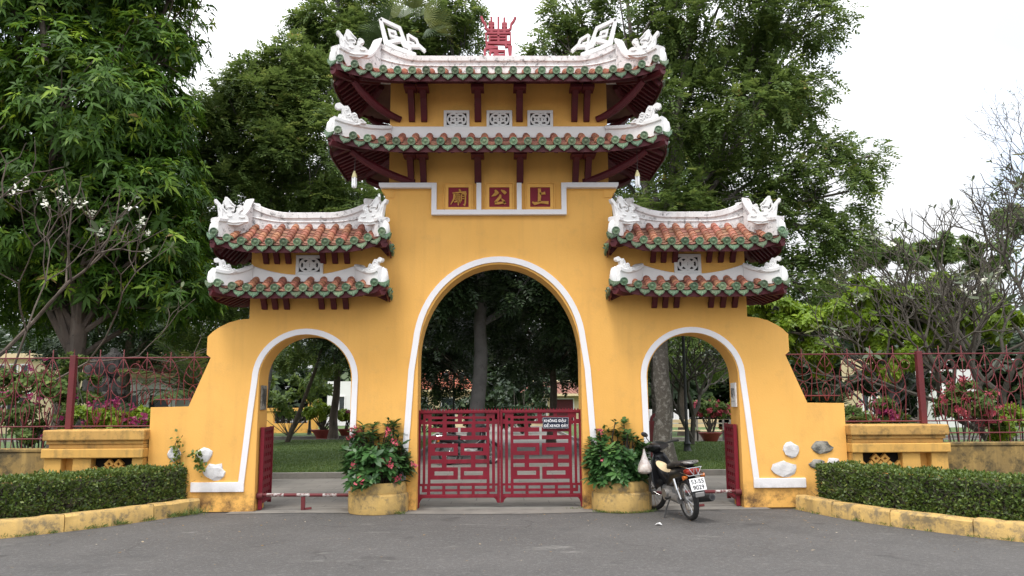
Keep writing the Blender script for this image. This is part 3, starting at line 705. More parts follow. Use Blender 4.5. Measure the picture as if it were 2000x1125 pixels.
    # white hips and their horns
    for s in (-1, 1):
        for yy, yi in ((yF, iyF), (yB, iyB)):
            n = 16; path = []; zb = []; zt = []
            for i in range(n + 1):
                q = i / n; x_ = cx + s * (ihw + q * (hw - 0.05 - ihw)); y_ = yi + (yy - yi) * q * 0.97
                z0 = zs(x_, y_); path.append((x_, y_)); zb.append(z0 - 0.04)
                body = z0 + hip_h * (1 - 0.22 * q) + 0.05 * q * q
                if ridge: zt.append(body + (ridge['peak'] - zs(cx + s * ihw, iyF) - hip_h) * max(0.0, 1 - q / 0.38) ** 2.2)
                else: zt.append(body + (skirt.get('hip_top', 0) - hip_h) * max(0.0, 1 - q / 0.8) ** 1.5)
            MB().wall(path, zb, zt, 0.075, 0.098).build('hip_ridge', mw, rf, smooth=True, auto=32)
            q = 0.80; x_ = cx + s * (ihw + q * (hw - 0.05 - ihw)); y_ = yi + (yy - yi) * q
            front = yy == yF
            zz = zs(x_, y_) + hip_h * 0.70
            horn(rf, (x_, y_, zz), (-s if front else s) * 0.42, s * -1 if True else 1, horn_k, horn_s, M['white'])
            # rounded white end under the horn
            ex, ey = cx + s * (hw - 0.06), yy + (0.05 if front else -0.05); ez = zs(ex, ey)
            e = MB(); e.tube([(ex + s * .03, ey, ez - .04), (ex + s * .045, ey, ez + .06), (ex + s * .04, ey, ez + .15), (ex + s * .01, ey, ez + .22)], [0.055, 0.066, 0.054, 0.02], 10)
            e.build('hip_end', M['white'], rf, smooth=True)
    if ridge:
        n = 48; path = []; zt = []; zb = []
        for i in range(n + 1):
            u = i / n * 2 - 1; path.append((cx + u * (ihw + 0.04), YC)); zb.append(zI - 0.12)
            zt.append(ridge['mid'] + (ridge['peak'] - ridge['mid']) * max(0.0, (abs(u) - ridge['u0']) / (1 - ridge['u0'])) ** 2.0)
        r = MB().wall(path, zb, zt, ridge['w'], ridge['w'] + 0.03, 0.10).build('ridge', mw, rf, smooth=True, auto=32)
        rl = MB()
        for s in (-1, 1):
            rl.tube([(p[0], YC + s * (ridge['w'] + 0.004), zb[i] + (zt[i] - zb[i]) * 0.55) for i, p in enumerate(path)], 0.014, 5)
        rl.build('ridge_moulding', mw, r, smooth=True)
    if skirt:
        n = 40
        for yw, yo in ((WF, -1), (WB, 1)):
            top = []; bot = []
            for i in range(n + 1):
                u = i / n * 2 - 1; x = cx + u * ihw
                top.append((x, skirt['mid'] + (skirt['peak'] - skirt['mid']) * max(0.0, (abs(u) - skirt['u0']) / (1 - skirt['u0'])) ** 1.8)); bot.append((x, zI - 0.06))
            y0, y1 = (yw - 0.10, yw + 0.01) if yo < 0 else (yw - 0.01, yw + 0.10)
            MB().band(bot, top, y0, y1).build('wall_flashing', M['white'], rf, smooth=True, auto=32, bevel=0.012)
        for s in (-1, 1):
            x0, x1 = sorted((cx + s * (ihw - 0.01), cx + s * (ihw + 0.09)))
            MB().box(x0, x1, WF - 0.09, WB + 0.09, zI - 0.06, skirt['peak'] - 0.02).build('wall_flashing', M['white'], rf, bevel=0.012)
    # brackets
    for bx, zlo, hgt, reach, bw, cap in (brackets or []):
        zt = zs(bx, WF - reach) - 0.14
        prof = [(WF + 0.03, zlo), (WF - 0.05, zlo + 0.01), (WF - 0.10, zlo + 0.10), (WF - reach * 0.55, zlo + (zt - zlo) * 0.62), (WF - reach, zt - 0.02), (WF - reach, zt), (WF - reach * 0.35, zt), (WF - 0.03, zlo + (zt - zlo) * 0.45), (WF + 0.03, zlo + (zt - zlo) * 0.4)]
        Mx = Matrix(((0, 1, 0, 0), (1, 0, 0, 0), (0, 0, 1, 0), (0, 0, 0, 1)))
        b = MB().prism([(y, z) for y, z in prof], bx - bw / 2, bx + bw / 2, Mx).build('bracket', M['red_wood'], rf, bevel=0.008)
        if cap:
            MB().box(bx - bw * 0.95, bx + bw * 0.95, WF - reach - 0.03, WF - reach * 0.4, zt - 0.10, zt - 0.045).build('bracket_cap', M['red_wood'], b, bevel=0.006)
            MB().box(bx - 0.035, bx + 0.035, WF - reach * 0.9, WF - reach * 0.6, zt, zs(bx, WF - reach * .75) - 0.08).build('bracket_neck', M['red_wood'], b)
    if corner_arm:
        for s in (-1, 1):
            for yo, yw in ((-1, WF), (1, WB)):
                z0 = corner_arm; pts = []
                for i in range(11):
                    q = i / 10; x_ = cx + s * (ihw - 0.42 + q * (hw - ihw + 0.10)); y_ = yw + yo * (0.0 + 0.58 * q ** 1.2)
                    pts.append((x_, y_, z0 + (zs(x_, y_) - 0.22 - z0) * (0.25 * q + 0.75 * q ** 2.6)))
                MB().tube(pts, [0.055 + 0.012 * math.sin(i / 10 * math.pi) for i in range(11)], 8).build('corner_arm', M['red_wood'], rf, smooth=True)
        for s in (-1, 1):                                             # purlins carried by the brackets
            pass
    if corner_arm or brackets:
        yp = WF - (brackets[0][3] * 0.8)
        pts = [(cx - hw * 0.86 + hw * 1.72 * i / 20, yp, zs(cx - hw * 0.86 + hw * 1.72 * i / 20, yp) - 0.135) for i in range(21)]
        MB().tube(pts, 0.04, 6).build('purlin', M['red_wood'], rf, smooth=True)
    return rf, zs

main_b = [(-1.42, 6.17, 0, 0.42, 0.10, True), (-1.22, 6.17, 0, 0.42, 0.10, True), (-0.34, 6.17, 0, 0.42, 0.11, True), (0.34, 6.17, 0, 0.42, 0.11, True), (1.24, 6.17, 0, 0.42, 0.10, True), (1.44, 6.17, 0, 0.42, 0.10, True)]
top_roof, zs1 = roof('hip_roof', 0, 2.60, 11.75, 6.70, 7.10, 2.03, 12.62, 0.21, 0.55, 0.223, ridge=dict(mid=7.39, peak=7.68, u0=0.62, w=0.115), horn_s=0.00072, hip_h=0.28, brackets=main_b, corner_arm=6.22)
mid_roof, zs2 = roof('skirt_roof', 0, 2.615, 11.75, 5.56, 5.93, 1.79, 12.44, 0.20, 0.55, 0.223, skirt=dict(mid=6.07, peak=6.075, u0=0.9, hip_top=0.15), horn_k='B', horn_s=0.00064, hip_h=0.25, old=False,
                     brackets=[(x, 5.135, 0, r, w, c) for x, z, h, r, w, c in main_b], corner_arm=5.16)
for s, nm in ((-1, 'l'), (1, 'r')):
    bx = [s * 3.08 + o for o in (-0.62, -0.45, -0.27, 0.28, 0.47, 0.66)]
    roof('hip_roof', s * 3.08, 1.345, 12.0, 4.05, 4.45, 0.97, 12.62, 0.17, 0.45, 0.214, ridge=dict(mid=4.70, peak=4.92, u0=0.30, w=0.115), horn_s=0.00072, hip_h=0.28,
         brackets=[(x, 3.815, 0, 0.26, 0.085, False) for x in bx])
    roof('skirt_roof', s * 3.08, 1.335, 12.0, 3.345, 3.57, 0.86, 12.44, 0.13, 0.45, 0.214, skirt=dict(mid=3.635, peak=3.80, u0=0.12, hip_top=0.23), horn_k='B', horn_s=0.00046, hip_h=0.21, old=False,
         brackets=[(x, 3.085, 0, 0.26, 0.085, False) for x in bx])

# ridge ornaments: emblem in the middle, fret frames at the ends
SH = [([(155,125),(190,215),(235,270),(245,355),(290,395),(470,398)], 42), ([(825,135),(790,210),(742,270),(727,365),(690,395),(510,398)], 42), ([(490,130),(490,660)], 40),
      ([(355,135),(355,235)], 40), ([(298,262),(416,262)], 50), ([(298,318),(416,318)], 46), ([(355,240),(355,440)], 46), ([(607,145),(607,240)], 40), ([(556,270),(662,270)], 48), ([(556,322),(662,322)], 46), ([(607,240),(607,440)], 46),
      ([(250,455),(725,455),(725,650),(250,650),(250,455)], 44), ([(300,515),(650,515)], 34), ([(300,575),(650,575)], 34), ([(318,500),(318,620)], 30), ([(645,500),(645,620)], 34),
      ([(268,660),(268,740),(485,740)], 44), ([(268,735),(225,795),(222,930),(200,965),(120,965)], 42), ([(620,650),(640,722),(715,722),(718,985)], 44),
      ([(330,985),(330,812),(612,812),(612,905),(375,905)], 40), ([(400,860),(480,860),(480,905)], 34), ([(120,985),(745,985)], 30)]
m = MB()
for i, (pts, w) in enumerate(SH):
    m.ribbon([((x - 490) * 0.000872 + 0.0, 7.36 + (985 - y) * 0.000905) for x, y in pts], w * 0.00088, YC - 0.035 - 0.0004 * (i % 5), YC + 0.035 + 0.0004 * (i % 5))
m.build('ridge_emblem', M['pink_red'], top_roof, bevel=0.006)
FR = [([(505,40),(690,128),(728,232),(560,268),(505,40)], 26), ([(690,228),(600,200),(588,150),(648,168),(655,200)], 20), ([(700,240),(735,300),(800,330)], 22), ([(765,190),(848,240),(872,300),(790,300),(745,262)], 22), ([(765,190),(775,262),(830,280)], 18), ([(870,290),(930,345)], 22), ([(555,268),(660,320),(840,385)], 30), ([(730,240),(790,345)], 18)]
for s in (1, -1):
    m = MB()
    for i, (pts, w) in enumerate(FR):
        q = [at(640 + x / 4.89, 30 + y / 4.89, YC) for x, y in pts]
        m.ribbon([(p.x * s, p.z) for p in q], w * 0.0023, YC - 0.04 - 0.0006 * i, YC + 0.04 + 0.0006 * i)
    m.build('fret_ornament', M['white'], top_roof, bevel=0.005)

# stones set in the plaster, below the wings
def pebble(name, c, rx, rz, ry, mat, parent, seed):
    m = MB(); bm = bmesh.new(); bmesh.ops.create_icosphere(bm, subdivisions=2, radius=1.0)
    for v in bm.verts:
        d = v.co.normalized(); k = 1 + 0.38 * mnoise.noise(d * 1.7 + Vector((seed, 0, 3))) + 0.10 * mnoise.noise(d * 5 + Vector((seed, 5, 0)))
        v.co = Vector((d.x * rx * k, math.copysign(min(abs(d.y), 0.62), d.y) * ry * 1.25 * k, d.z * rz * k)) + Vector(c)
    me = bpy.data.meshes.new(name); bm.to_mesh(me); bm.free(); me.materials.append(mat)
    return inst(name, me, parent)
for i, (px, py, rx, rz, mt) in enumerate([(398, 889, .125, .11, 'stone_white'), (419, 922, .165, .12, 'stone_white'), (341, 887, .10, .10, 'stone_white'), (1545, 879, .13, .11, 'stone_white'), (1604, 874, .17, .10, 'stone_grey'),
                                          (1531, 916, .19, .13, 'stone_white'), (1596, 906, .12, .08, 'stone_grey'), (1628, 906, .13, .08, 'stone_white')]):
    p = at(px, py, WF); pebble('inset_stone', (p.x, WF - 0.01, p.z), rx, rz, 0.026, M[mt], gate, i * 3.7)

# wall plaques on the jambs of the side arches
for s, col in ((-1, 'a'), (1, 'b')):
    pl = MB().box(-0.012, 0.012, -0.13, 0.13, -0.19, 0.19)
    o = pl.build('wall_plaque', M['stone_grey'] if s < 0 else M['plate_white'], bevel=0.004, loc=(s * 3.733, 12.72, 1.72))
    tag(o, 'dark weathered plaque on the jamb of the left side arch' if s < 0 else 'pale plaque with dark marks on the jamb of the right side arch', 'plaque')
    k = MB()
    xx = -s * 0.0135
    if s > 0:
        for q, (a, b_) in enumerate([((-.05, .10), (-.07, -.02)), ((-.02, .11), (.03, .05)), ((.03, .05), (-.01, -.06)), ((.06, .11), (.06, -.04)), ((.02, .0), (.08, .02)), ((-.08, -.10), (.08, -.10))]):
            k.bar((xx, a[0], a[1]), (xx, b_[0], b_[1]), 0.004, 0.016, up=(1, 0, 0))
        k.build('mark', M['ink'], o, loc=o.location)
    else:
        for q in range(5): k.box(-0.002 + xx, 0.002 + xx, -0.09 + q * 0.04, -0.075 + q * 0.04, -0.13 + (q % 2) * 0.03, 0.14)
        k.build('mark', M['steel'], o, loc=o.location)

# ------------------------------------------------------------------ red fret gates
def plate(x0, x1, z0, z1, holes, y0, y1):
    xs = sorted({x0, x1} | {min(max(v, x0), x1) for h in holes for v in (h[0], h[2])}); zs_ = sorted({z0, z1} | {min(max(v, z0), z1) for h in holes for v in (h[1], h[3])})
    full = {}
    for i in range(len(xs) - 1):
        for j in range(len(zs_) - 1):
            cx, cz = (xs[i] + xs[i+1]) / 2, (zs_[j] + zs_[j+1]) / 2
            full[i, j] = not any(h[0] < cx < h[2] and h[1] < cz < h[3] for h in holes)
    m = MB(); idx = {}
    def V(i, j, k):
        if (i, j, k) not in idx:
            idx[i, j, k] = len(m.v); m.v.append((xs[i], (y0, y1)[k], zs_[j]))
        return idx[i, j, k]
    for (i, j), f in full.items():
        if not f: continue
        m.f.append((V(i,j,0), V(i+1,j,0), V(i+1,j+1,0), V(i,j+1,0))); m.f.append((V(i,j,1), V(i,j+1,1), V(i+1,j+1,1), V(i+1,j,1)))
        if not full.get((i-1, j)): m.f.append((V(i,j,0), V(i,j+1,0), V(i,j+1,1), V(i,j,1)))
        if not full.get((i+1, j)): m.f.append((V(i+1,j,0), V(i+1,j,1), V(i+1,j+1,1), V(i+1,j+1,0)))
        if not full.get((i, j-1)): m.f.append((V(i,j,0), V(i,j,1), V(i+1,j,1), V(i+1,j,0)))
        if not full.get((i, j+1)): m.f.append((V(i,j+1,0), V(i+1,j+1,0), V(i+1,j+1,1), V(i,j+1,1)))
    return m
SLOT = [(y0, y1, xs_) for y0, y1, xs_ in [
    (98, 130, [(190,310),(350,475),(525,635),(665,785)]), (158, 185, [(190,310),(355,475),(520,635),(668,785)]), (215, 255, [(190,310),(355,625),(668,785)]), (255, 305, [(478,505)]),
    (305, 345, [(185,310),(355,625),(668,790)]), (345, 390, [(478,505)]), (390, 430, [(190,790)]), (430, 565, [(478,505)]), (475, 518, [(230,430),(548,750)]), (562, 605, [(185,305),(355,620),(668,790)]),
    (650, 692, [(185,305),(355,620),(668,790)]), (692, 825, [(478,505)]), (735, 780, [(225,430),(545,750)]), (825, 865, [(182,790)]), (895, 930, [(180,310),(342,472),(500,628),(660,790)]), (955, 985, [(180,310),(342,472),(500,628),(660,790)]),
    (100, 165, [(72,98),(880,905)]), (215, 870, [(72,98),(125,153),(820,848),(880,905)]), (150, 182, [(125,153),(820,848)]), (895, 985, [(68,92),(880,903)]), (895, 925, [(120,145),(820,848)]), (962, 985, [(92,145),(820,880)])]]
YG = 12.74
KX, KZ = 1.262 / 872.0, 1.45 / 1035.0
def gz(y): return 0.075 + (1080 - y) * KZ
for s, lab in ((-1, 'left red steel fret gate leaf closing the big central arch'), (1, 'right red steel fret gate leaf carrying the navy parking notice')):
    g = tag(empty('gate_leaf', (s * 1.27, YG, 0.0)), lab, 'gate leaf', 'leaves of the central gate')
    def gx(x): return s * (935 - x) * KX
    holes = []
    for y0, y1, xs_ in SLOT:
        for a, b in xs_:
            u, v = sorted((gx(a), gx(b))); holes.append((u, gz(y1), v, gz(y0)))
    x0, x1 = sorted((gx(60), gx(905 + 8)))
    plate(x0, x1, gz(1008), gz(80), holes, YG - 0.012, YG + 0.012).build('fret_panel', M['red'], g, bevel=0.002)
    a, b = sorted((gx(62), gx(930)))
    sp_ = MB().box(a, b, YG - 0.03, YG + 0.03, gz(92), gz(64))
    n = 26
    for i in range(n):
        u0 = a + (b - a) * i / n; u1 = a + (b - a) * (i + 1) / n
        sp_.prism([(u0 + .003, gz(66)), (u1 - .003, gz(66)), ((u0 + u1) / 2, gz(40))], YG - 0.008, YG + 0.008)
    sp_.build('spiked_rail', M['red'], g, bevel=0.003)
    for xa, xb, zlo, nm in ((30, 62, 1085, 'hinge_stile'), (908, 932, 1078, 'meeting_stile')):
        u, v = sorted((gx(xa), gx(xb))); MB().box(u, v, YG - 0.034, YG + 0.034, gz(zlo) if nm == 'meeting_stile' else 0.004, gz(58)).build(nm, M['red'], g, bevel=0.004)
    MB().box(a, b, YG - 0.026, YG + 0.026, gz(1024), gz(996)).build('bottom_rail', M['red'], g, bevel=0.003)
    for xx, dr in ((62, 1), (908, -1)):
        c = [(xx, 1020), (xx + dr * 52, 1020), (xx + dr * 30, 1032), (xx + dr * 16, 1050), (xx + dr * 6, 1078), (xx, 1078)]
        MB().prism([(gx(x), gz(y)) for x, y in c], YG - 0.02, YG + 0.02).build('foot_bracket', M['red'], g, bevel=0.002)
    for zz in (0.62, 0.25, 1.2):
        u, v = sorted((gx(18), gx(34))); MB().box(u, v, YG - 0.02, YG + 0.03, zz - 0.04, zz + 0.04).build('hinge', M['red'], g, bevel=0.006)
    if s < 0:
        MB().tube([(gx(833), YG - 0.05, gz(622)), (gx(833), YG - 0.012, gz(622))], 0.016, 10).build('lock', M['black'], g, smooth=True)

def text_mesh(body, size, mat, name, bold=0.0, depth=0.002, sx=1.0, spacing=1.0):
    cu = bpy.data.curves.new(name, 'FONT'); cu.body = body; cu.size = size; cu.align_x = 'CENTER'; cu.align_y = 'CENTER'; cu.extrude = depth; cu.offset = bold; cu.space_character = spacing
    o = bpy.data.objects.new(name, cu); COL.objects.link(o); dg = bpy.context.evaluated_depsgraph_get()
    me = bpy.data.meshes.new_from_object(o.evaluated_get(dg)); bpy.data.objects.remove(o)
    me.materials.clear(); me.materials.append(mat)
    me.transform(Matrix.Rotation(R(90), 4, 'X') @ Matrix.Diagonal((sx, 1, 1, 1)))
    return me
sg = MB().box(0.675, 1.085, YG - 0.052, YG - 0.046, 1.21, 1.385).build('parking_notice', M['sign_blue'], bevel=0.001)
tag(sg, 'small navy notice with white Vietnamese lettering wired to the red gate', 'sign')
MB().band([(0.683, 1.218), (1.077, 1.218), (1.077, 1.377), (0.683, 1.377), (0.683, 1.218)], [(0.681, 1.216), (1.079, 1.216), (1.079, 1.379), (0.681, 1.379), (0.681, 1.216)], YG - 0.0540, YG - 0.0515).build('border', M['sign_white'], sg)
for tx, x, z, sx in (('KHÔNG', 0.80, 1.333, 1.0), ('DẬU', 0.985, 1.333, 1.0), ('DỂ', 0.735, 1.256, .94), ('XE', 0.812, 1.256, .94), ('NƠI', 0.898, 1.256, .94), ('DÂY', 1.022, 1.256, .94)):
    me = text_mesh(tx, 0.056, M['sign_white'], 'lettering', bold=0.0012, depth=0.001, sx=sx); me.transform(Matrix.Diagonal((1, 1, 1, 1)))
    zb_ = [v.co.z for v in me.vertices]; xl = min(v.co.x for v in me.vertices)
    cap = min(zb_); o = inst('lettering', me, sg, (x, YG - 0.0545, z - 0.023 - (cap if tx != 'DẬU' else -0.0195)))
    if tx[0] == 'D':                                    # the stroke of the Vietnamese letter
        MB().box(x + xl - 0.008, x + xl + 0.014, YG - 0.0558, YG - 0.0540, z - 0.006, z + 0.001).build('letter_bar', M['sign_white'], sg)
for x in (0.70, 1.06):
    MB().tube([(x, YG - 0.05, 1.36), (x, YG - 0.01, 1.365)], 0.004, 5).build('tie_wire', M['wire'], sg)

# side gate leaves, swung inwards
for s in (-1, 1):
    g = tag(empty('side_gate_leaf', (s * 3.70, 12.62, 0.0)), 'red side gate leaf swung open against the %s arch jamb' % ('left' if s < 0 else 'right'), 'gate leaf', 'leaves of the side arches')
    L, z0, z1 = 0.70, 0.10, 1.26
    holes = []
    for zz in (0.20, 0.32, 0.44, 0.56, 0.68, 0.80, 0.92, 1.04, 1.14):
        for k in range(4): holes.append((0.07 + k * 0.15, zz, 0.07 + k * 0.15 + 0.10, zz + 0.055))
    for mb, nm, mt in ((plate(0.03, L - 0.03, z0 + .03, z1 - .03, holes, -0.012, 0.012), 'fret_panel', 'red'), (MB().box(0, .04, -.03, .03, 0.012, z1), 'stile', 'red'), (MB().box(L - .04, L, -.03, .03, 0.05, z1), 'stile', 'red'),
                       (MB().box(0.04, L - .04, -.028, .028, z1 - .05, z1 - .005), 'rail', 'red'), (MB().box(0.04, L - .04, -.028, .028, z0, z0 + .045), 'rail', 'red')):
        mb.build(nm, M[mt], None, bevel=0.003).parent = g
    g.rotation_euler = (0, 0, R(90 - s * 4))
    pass

# red and white barrier pipes across the side arches
for s in (-1, 1):
    b = tag(empty('barrier_pipe', (s * CX_S, 12.62, 0)), 'low red and white barrier pipe across the %s side arch' % ('left' if s < 0 else 'right'), 'barrier', 'barrier pipes in the side arches')
    xs_ = [CX_S - 0.70, CX_S - 0.52, CX_S - 0.30, CX_S - 0.10, CX_S + 0.10, CX_S + 0.30, CX_S + 0.56, CX_S + 0.70]
    for i in range(7):
        MB().tube([(s * xs_[i], 12.62, 0.22 + (0.002 * i)), (s * xs_[i+1], 12.62, 0.222 + 0.002 * i)], 0.026 if i % 2 == 0 else 0.0265, 10).build('pipe_section', M['red_iron'] if i % 2 == 0 else M['pipe_white'], b, smooth=True)
    MB().box(s * CX_S - 0.03, s * CX_S + 0.03, 12.605, 12.635, 0.004, 0.20).build('leg', M['red_iron'], b)
    MB().bar((s * CX_S + 0.02, 12.62, 0.02), (s * CX_S + 0.13, 12.62, 0.03), 0.03, 0.03).build('foot', M['red_iron'], b)
    MB().tube([(s * (CX_S + 0.62), 12.62, 0.22), (s * (CX_S + 0.711), 12.62, 0.22)], 0.05, 10).build('socket', M['red_iron'], b, smooth=True)

# hanging bulbs under the middle roof corners
for px, py, lab in ((692, 350, 'left'), (1245, 348, 'right')):
    p = at(px, py, 11.95)
    b = tag(empty('hanging_bulb', (p.x, p.y, p.z)), 'white compact bulb hanging on a wire under the %s end of the middle roof' % lab, 'light bulb', 'bulbs hanging from the middle roof')
    zt = zs2(p.x, p.y) - 0.09
    MB().tube([(p.x, p.y, p.z + 0.10), (p.x + .005, p.y, (p.z + zt) / 2), (p.x, p.y, zt)], 0.004, 5).build('wire', M['wire'], b)
    MB().lathe([(0.012, 0.13), (0.018, 0.11), (0.030, 0.08), (0.040, 0.045), (0.040, 0.02)], 14, (p.x, p.y)).build('socket', M['bulb_base'], b, smooth=True).location.z = p.z
    for k in range(4):
        a = k * math.pi / 2 + 0.4; x, y = p.x + 0.024 * math.cos(a), p.y + 0.024 * math.sin(a)
        MB().tube([(x, y, p.z + 0.03), (x, y, p.z - 0.09), (x, y, p.z - 0.125), (x * .6 + p.x * .4, y * .6 + p.y * .4, p.z - 0.138)], [0.017, 0.017, 0.015, 0.008], 8).build('tube', M['bulb'], b, smooth=True)

# ------------------------------------------------------------------ pedestals, low walls, fences
def pedestal(s):
    x0, x1 = 5.42, 6.90
    w = tag(empty('wall_pedestal', (s * (x0 + x1) / 2, 12.6, 0)), 'stepped yellow plinth with pierced lattice beside the %s end of the gate' % ('left' if s < 0 else 'right'), 'plinth', 'plinths flanking the gate')
    def bx(a, b, y0, y1, z0, z1, nm, mt, bev=0.012):
        u, v = sorted((s * a, s * b)); return MB().box(u, v, y0, y1, z0, z1).build(nm, M[mt], w, bevel=bev)
    bx(x0 - .03, x1 + .02, 12.30, 12.98, 1.085, 1.245, 'coping', 'yellow_worn', 0.02)
    bx(x0, x1 - .02, 12.345, 12.94, 1.03, 1.085, 'moulding', 'yellow_worn')
    bx(x0, x1 - .05, 12.37, 12.92, 0.965, 1.03, 'moulding', 'yellow_worn')
    bx(x0 - .02, x1 + .03, 12.31, 12.96, 0.825, 0.965, 'band_course', 'yellow_band', 0.014)
    bx(x0, x1, 12.52, 12.9, 0.0, 0.825, 'core', 'yellow')
    bx(x0 + .0, x0 + .16, 12.36, 12.52, 0.0, 0.825, 'pilaster', 'yellow_band')
    bx(x0 + .77, x0 + 1.05, 12.36, 12.52, 0.0, 0.825, 'pilaster', 'yellow_band')
    bx(x0 + 1.22, x1, 12.36, 12.52, 0.0, 0.825, 'pilaster', 'yellow_band')
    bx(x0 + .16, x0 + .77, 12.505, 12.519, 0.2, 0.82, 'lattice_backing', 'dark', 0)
    la = MB(); c = s * (x0 + .465); k = 0.105
    for r_ in range(4):
        for q in range(-2, 3):
            cx = c + q * k * 1.35 + (k * 0.675 if r_ % 2 else 0); cz = 0.42 + r_ * k * 0.98
            if abs(cx - c) + max(0, cz - 0.60) * 1.2 > 0.33: continue
            la.band([(cx - k*.26, cz), (cx, cz - k*.26), (cx + k*.26, cz), (cx, cz + k*.26), (cx - k*.26, cz)], [(cx - k*.72, cz), (cx, cz - k*.72), (cx + k*.72, cz), (cx, cz + k*.72), (cx - k*.72, cz)], 12.43 + 0.002 * (q % 2) + 0.004 * (r_ % 2), 12.50)
    la.build('lattice', M['yellow'], w)
    return w
for s in (-1, 1): pedestal(s)
for s in (-1, 1):
    u, v = sorted((s * 6.935, s * 22.0))
    w = MB().box(u, v, 12.60, 12.85, 0.0, 0.90).build('low_wall', M['yellow_mossy'], bevel=0.015)
    tag(w, 'mossy stained yellow low wall under the %s fence' % ('left' if s < 0 else 'right'), 'wall', 'low walls under the iron fence')
    MB().box(u, v, 12.585, 12.865, 0.903, 0.955).build('coping', M['yellow_mossy'], w, bevel=0.012)

YFN = 12.74
def leaf_motif():
    """one tall iron leaf with three ribs above a small inverted leaf; origin at its foot, 1.07 m high"""
    m = MB(); r = 0.0085; H = 1.07
    m.tube([(0, 0, 0.48), (0, 0, H + 0.13)], r, 5)
    for s in (-1, 1):
        m.tube([(s * x, 0, z) for x, z in ((0.0, H), (0.07, H - .13), (0.125, H - .27), (0.158, H - .42), (0.168, H - .52), (0.162, H - .66), (0.15, H - .80), (0.135, H - .95), (0.13, 0.0))], r, 5)
        for z0, x0, zd in ((H - .18, 0.083, H - .30), (H - .32, 0.135, H - .47), (H - .50, 0.166, H - .63)):
            m.tube([(s * x0, 0, z0), (s * x0 * 0.82, 0, z0 * .55 + zd * .45), (s * x0 * 0.45, 0, z0 * .15 + zd * .85), (0, 0, zd)], r * 0.9, 5)
        m.tube([(s * x, 0, z) for x, z in ((0, 0.44), (0.045, 0.37), (0.07, 0.28), (0.068, 0.20), (0.045, 0.10), (0.012, 0.0))], r * 0.9, 5)
        m.tube([(s * x, 0, z) for x, z in ((0, 0.30), (0.026, 0.22), (0.034, 0.14), (0.020, 0.06), (0.008, 0.0))], r * 0.8, 5)
    return m.mesh('leaf_motif', M['red_iron'], smooth=True, fix=False)
def ring_mesh():
    return MB().tube([(0.075 * math.cos(a * math.pi / 9), 0, 0.075 * math.sin(a * math.pi / 9)) for a in range(19)], 0.008, 5).mesh('ring', M['red_iron'], smooth=True)
ME_LEAF, ME_RING = leaf_motif(), ring_mesh()
for s in (-1, 1):
    f = tag(empty('iron_fence', (s * 6.8, YFN, 0.95)), 'red iron leaf-pattern fence on the wall to the %s of the gate' % ('left' if s < 0 else 'right'), 'fence', 'iron fences flanking the gate')
    xe = 13.0
    for z, a, nm in ((2.36, 4.52, 'top_rail'), (1.29, 5.42, 'bottom_rail'), (1.10, 6.93, 'bottom_rail')):
        MB().tube([(s * a, YFN, z), (s * xe, YFN, z)], 0.012, 6).build(nm, M['red_iron'], f, smooth=True)
    MB().tube([(s * 4.80, YFN, 1.70), (s * 5.44, YFN, 1.70)], 0.010, 6).build('rail', M['red_iron'], f, smooth=True)
    for x in (6.76, 9.6, 12.4):
        z0 = 1.247 if x < 6.9 else 0.957
        o = MB().box(s * x - 0.045, s * x + 0.045, YFN - 0.045, YFN + 0.045, z0, 2.40).build('post', M['red_iron'], f, bevel=0.006)
        MB().tube([(s * x, YFN, 2.40), (s * x, YFN, 2.50)], [0.010, 0.004], 5).build('spike', M['red_iron'], o)
    x = 4.86
    while x < xe:
        if min(abs(x - q) for q in (6.76, 9.6, 12.4)) > 0.12:
            if x > 5.62: inst('leaf_motif', ME_LEAF, f, (s * x, YFN, 1.29))
            else:                                                        # short panel above the gate shoulder
                inst('leaf_motif', ME_LEAF, f, (s * x, YFN, 1.62), (0, 0, 0), (0.9, 1, 0.69))
            if x > 5.4: inst('ring', ME_RING, f, (s * (x + 0.18), YFN, 2.19))
        x += 0.372
    for k in range(36):
        xb = 6.98 + k * 0.165
        MB().tube([(s * xb, YFN, 0.957), (s * xb, YFN, 1.29)], 0.007, 5).build('baluster', M['red_iron'], f)

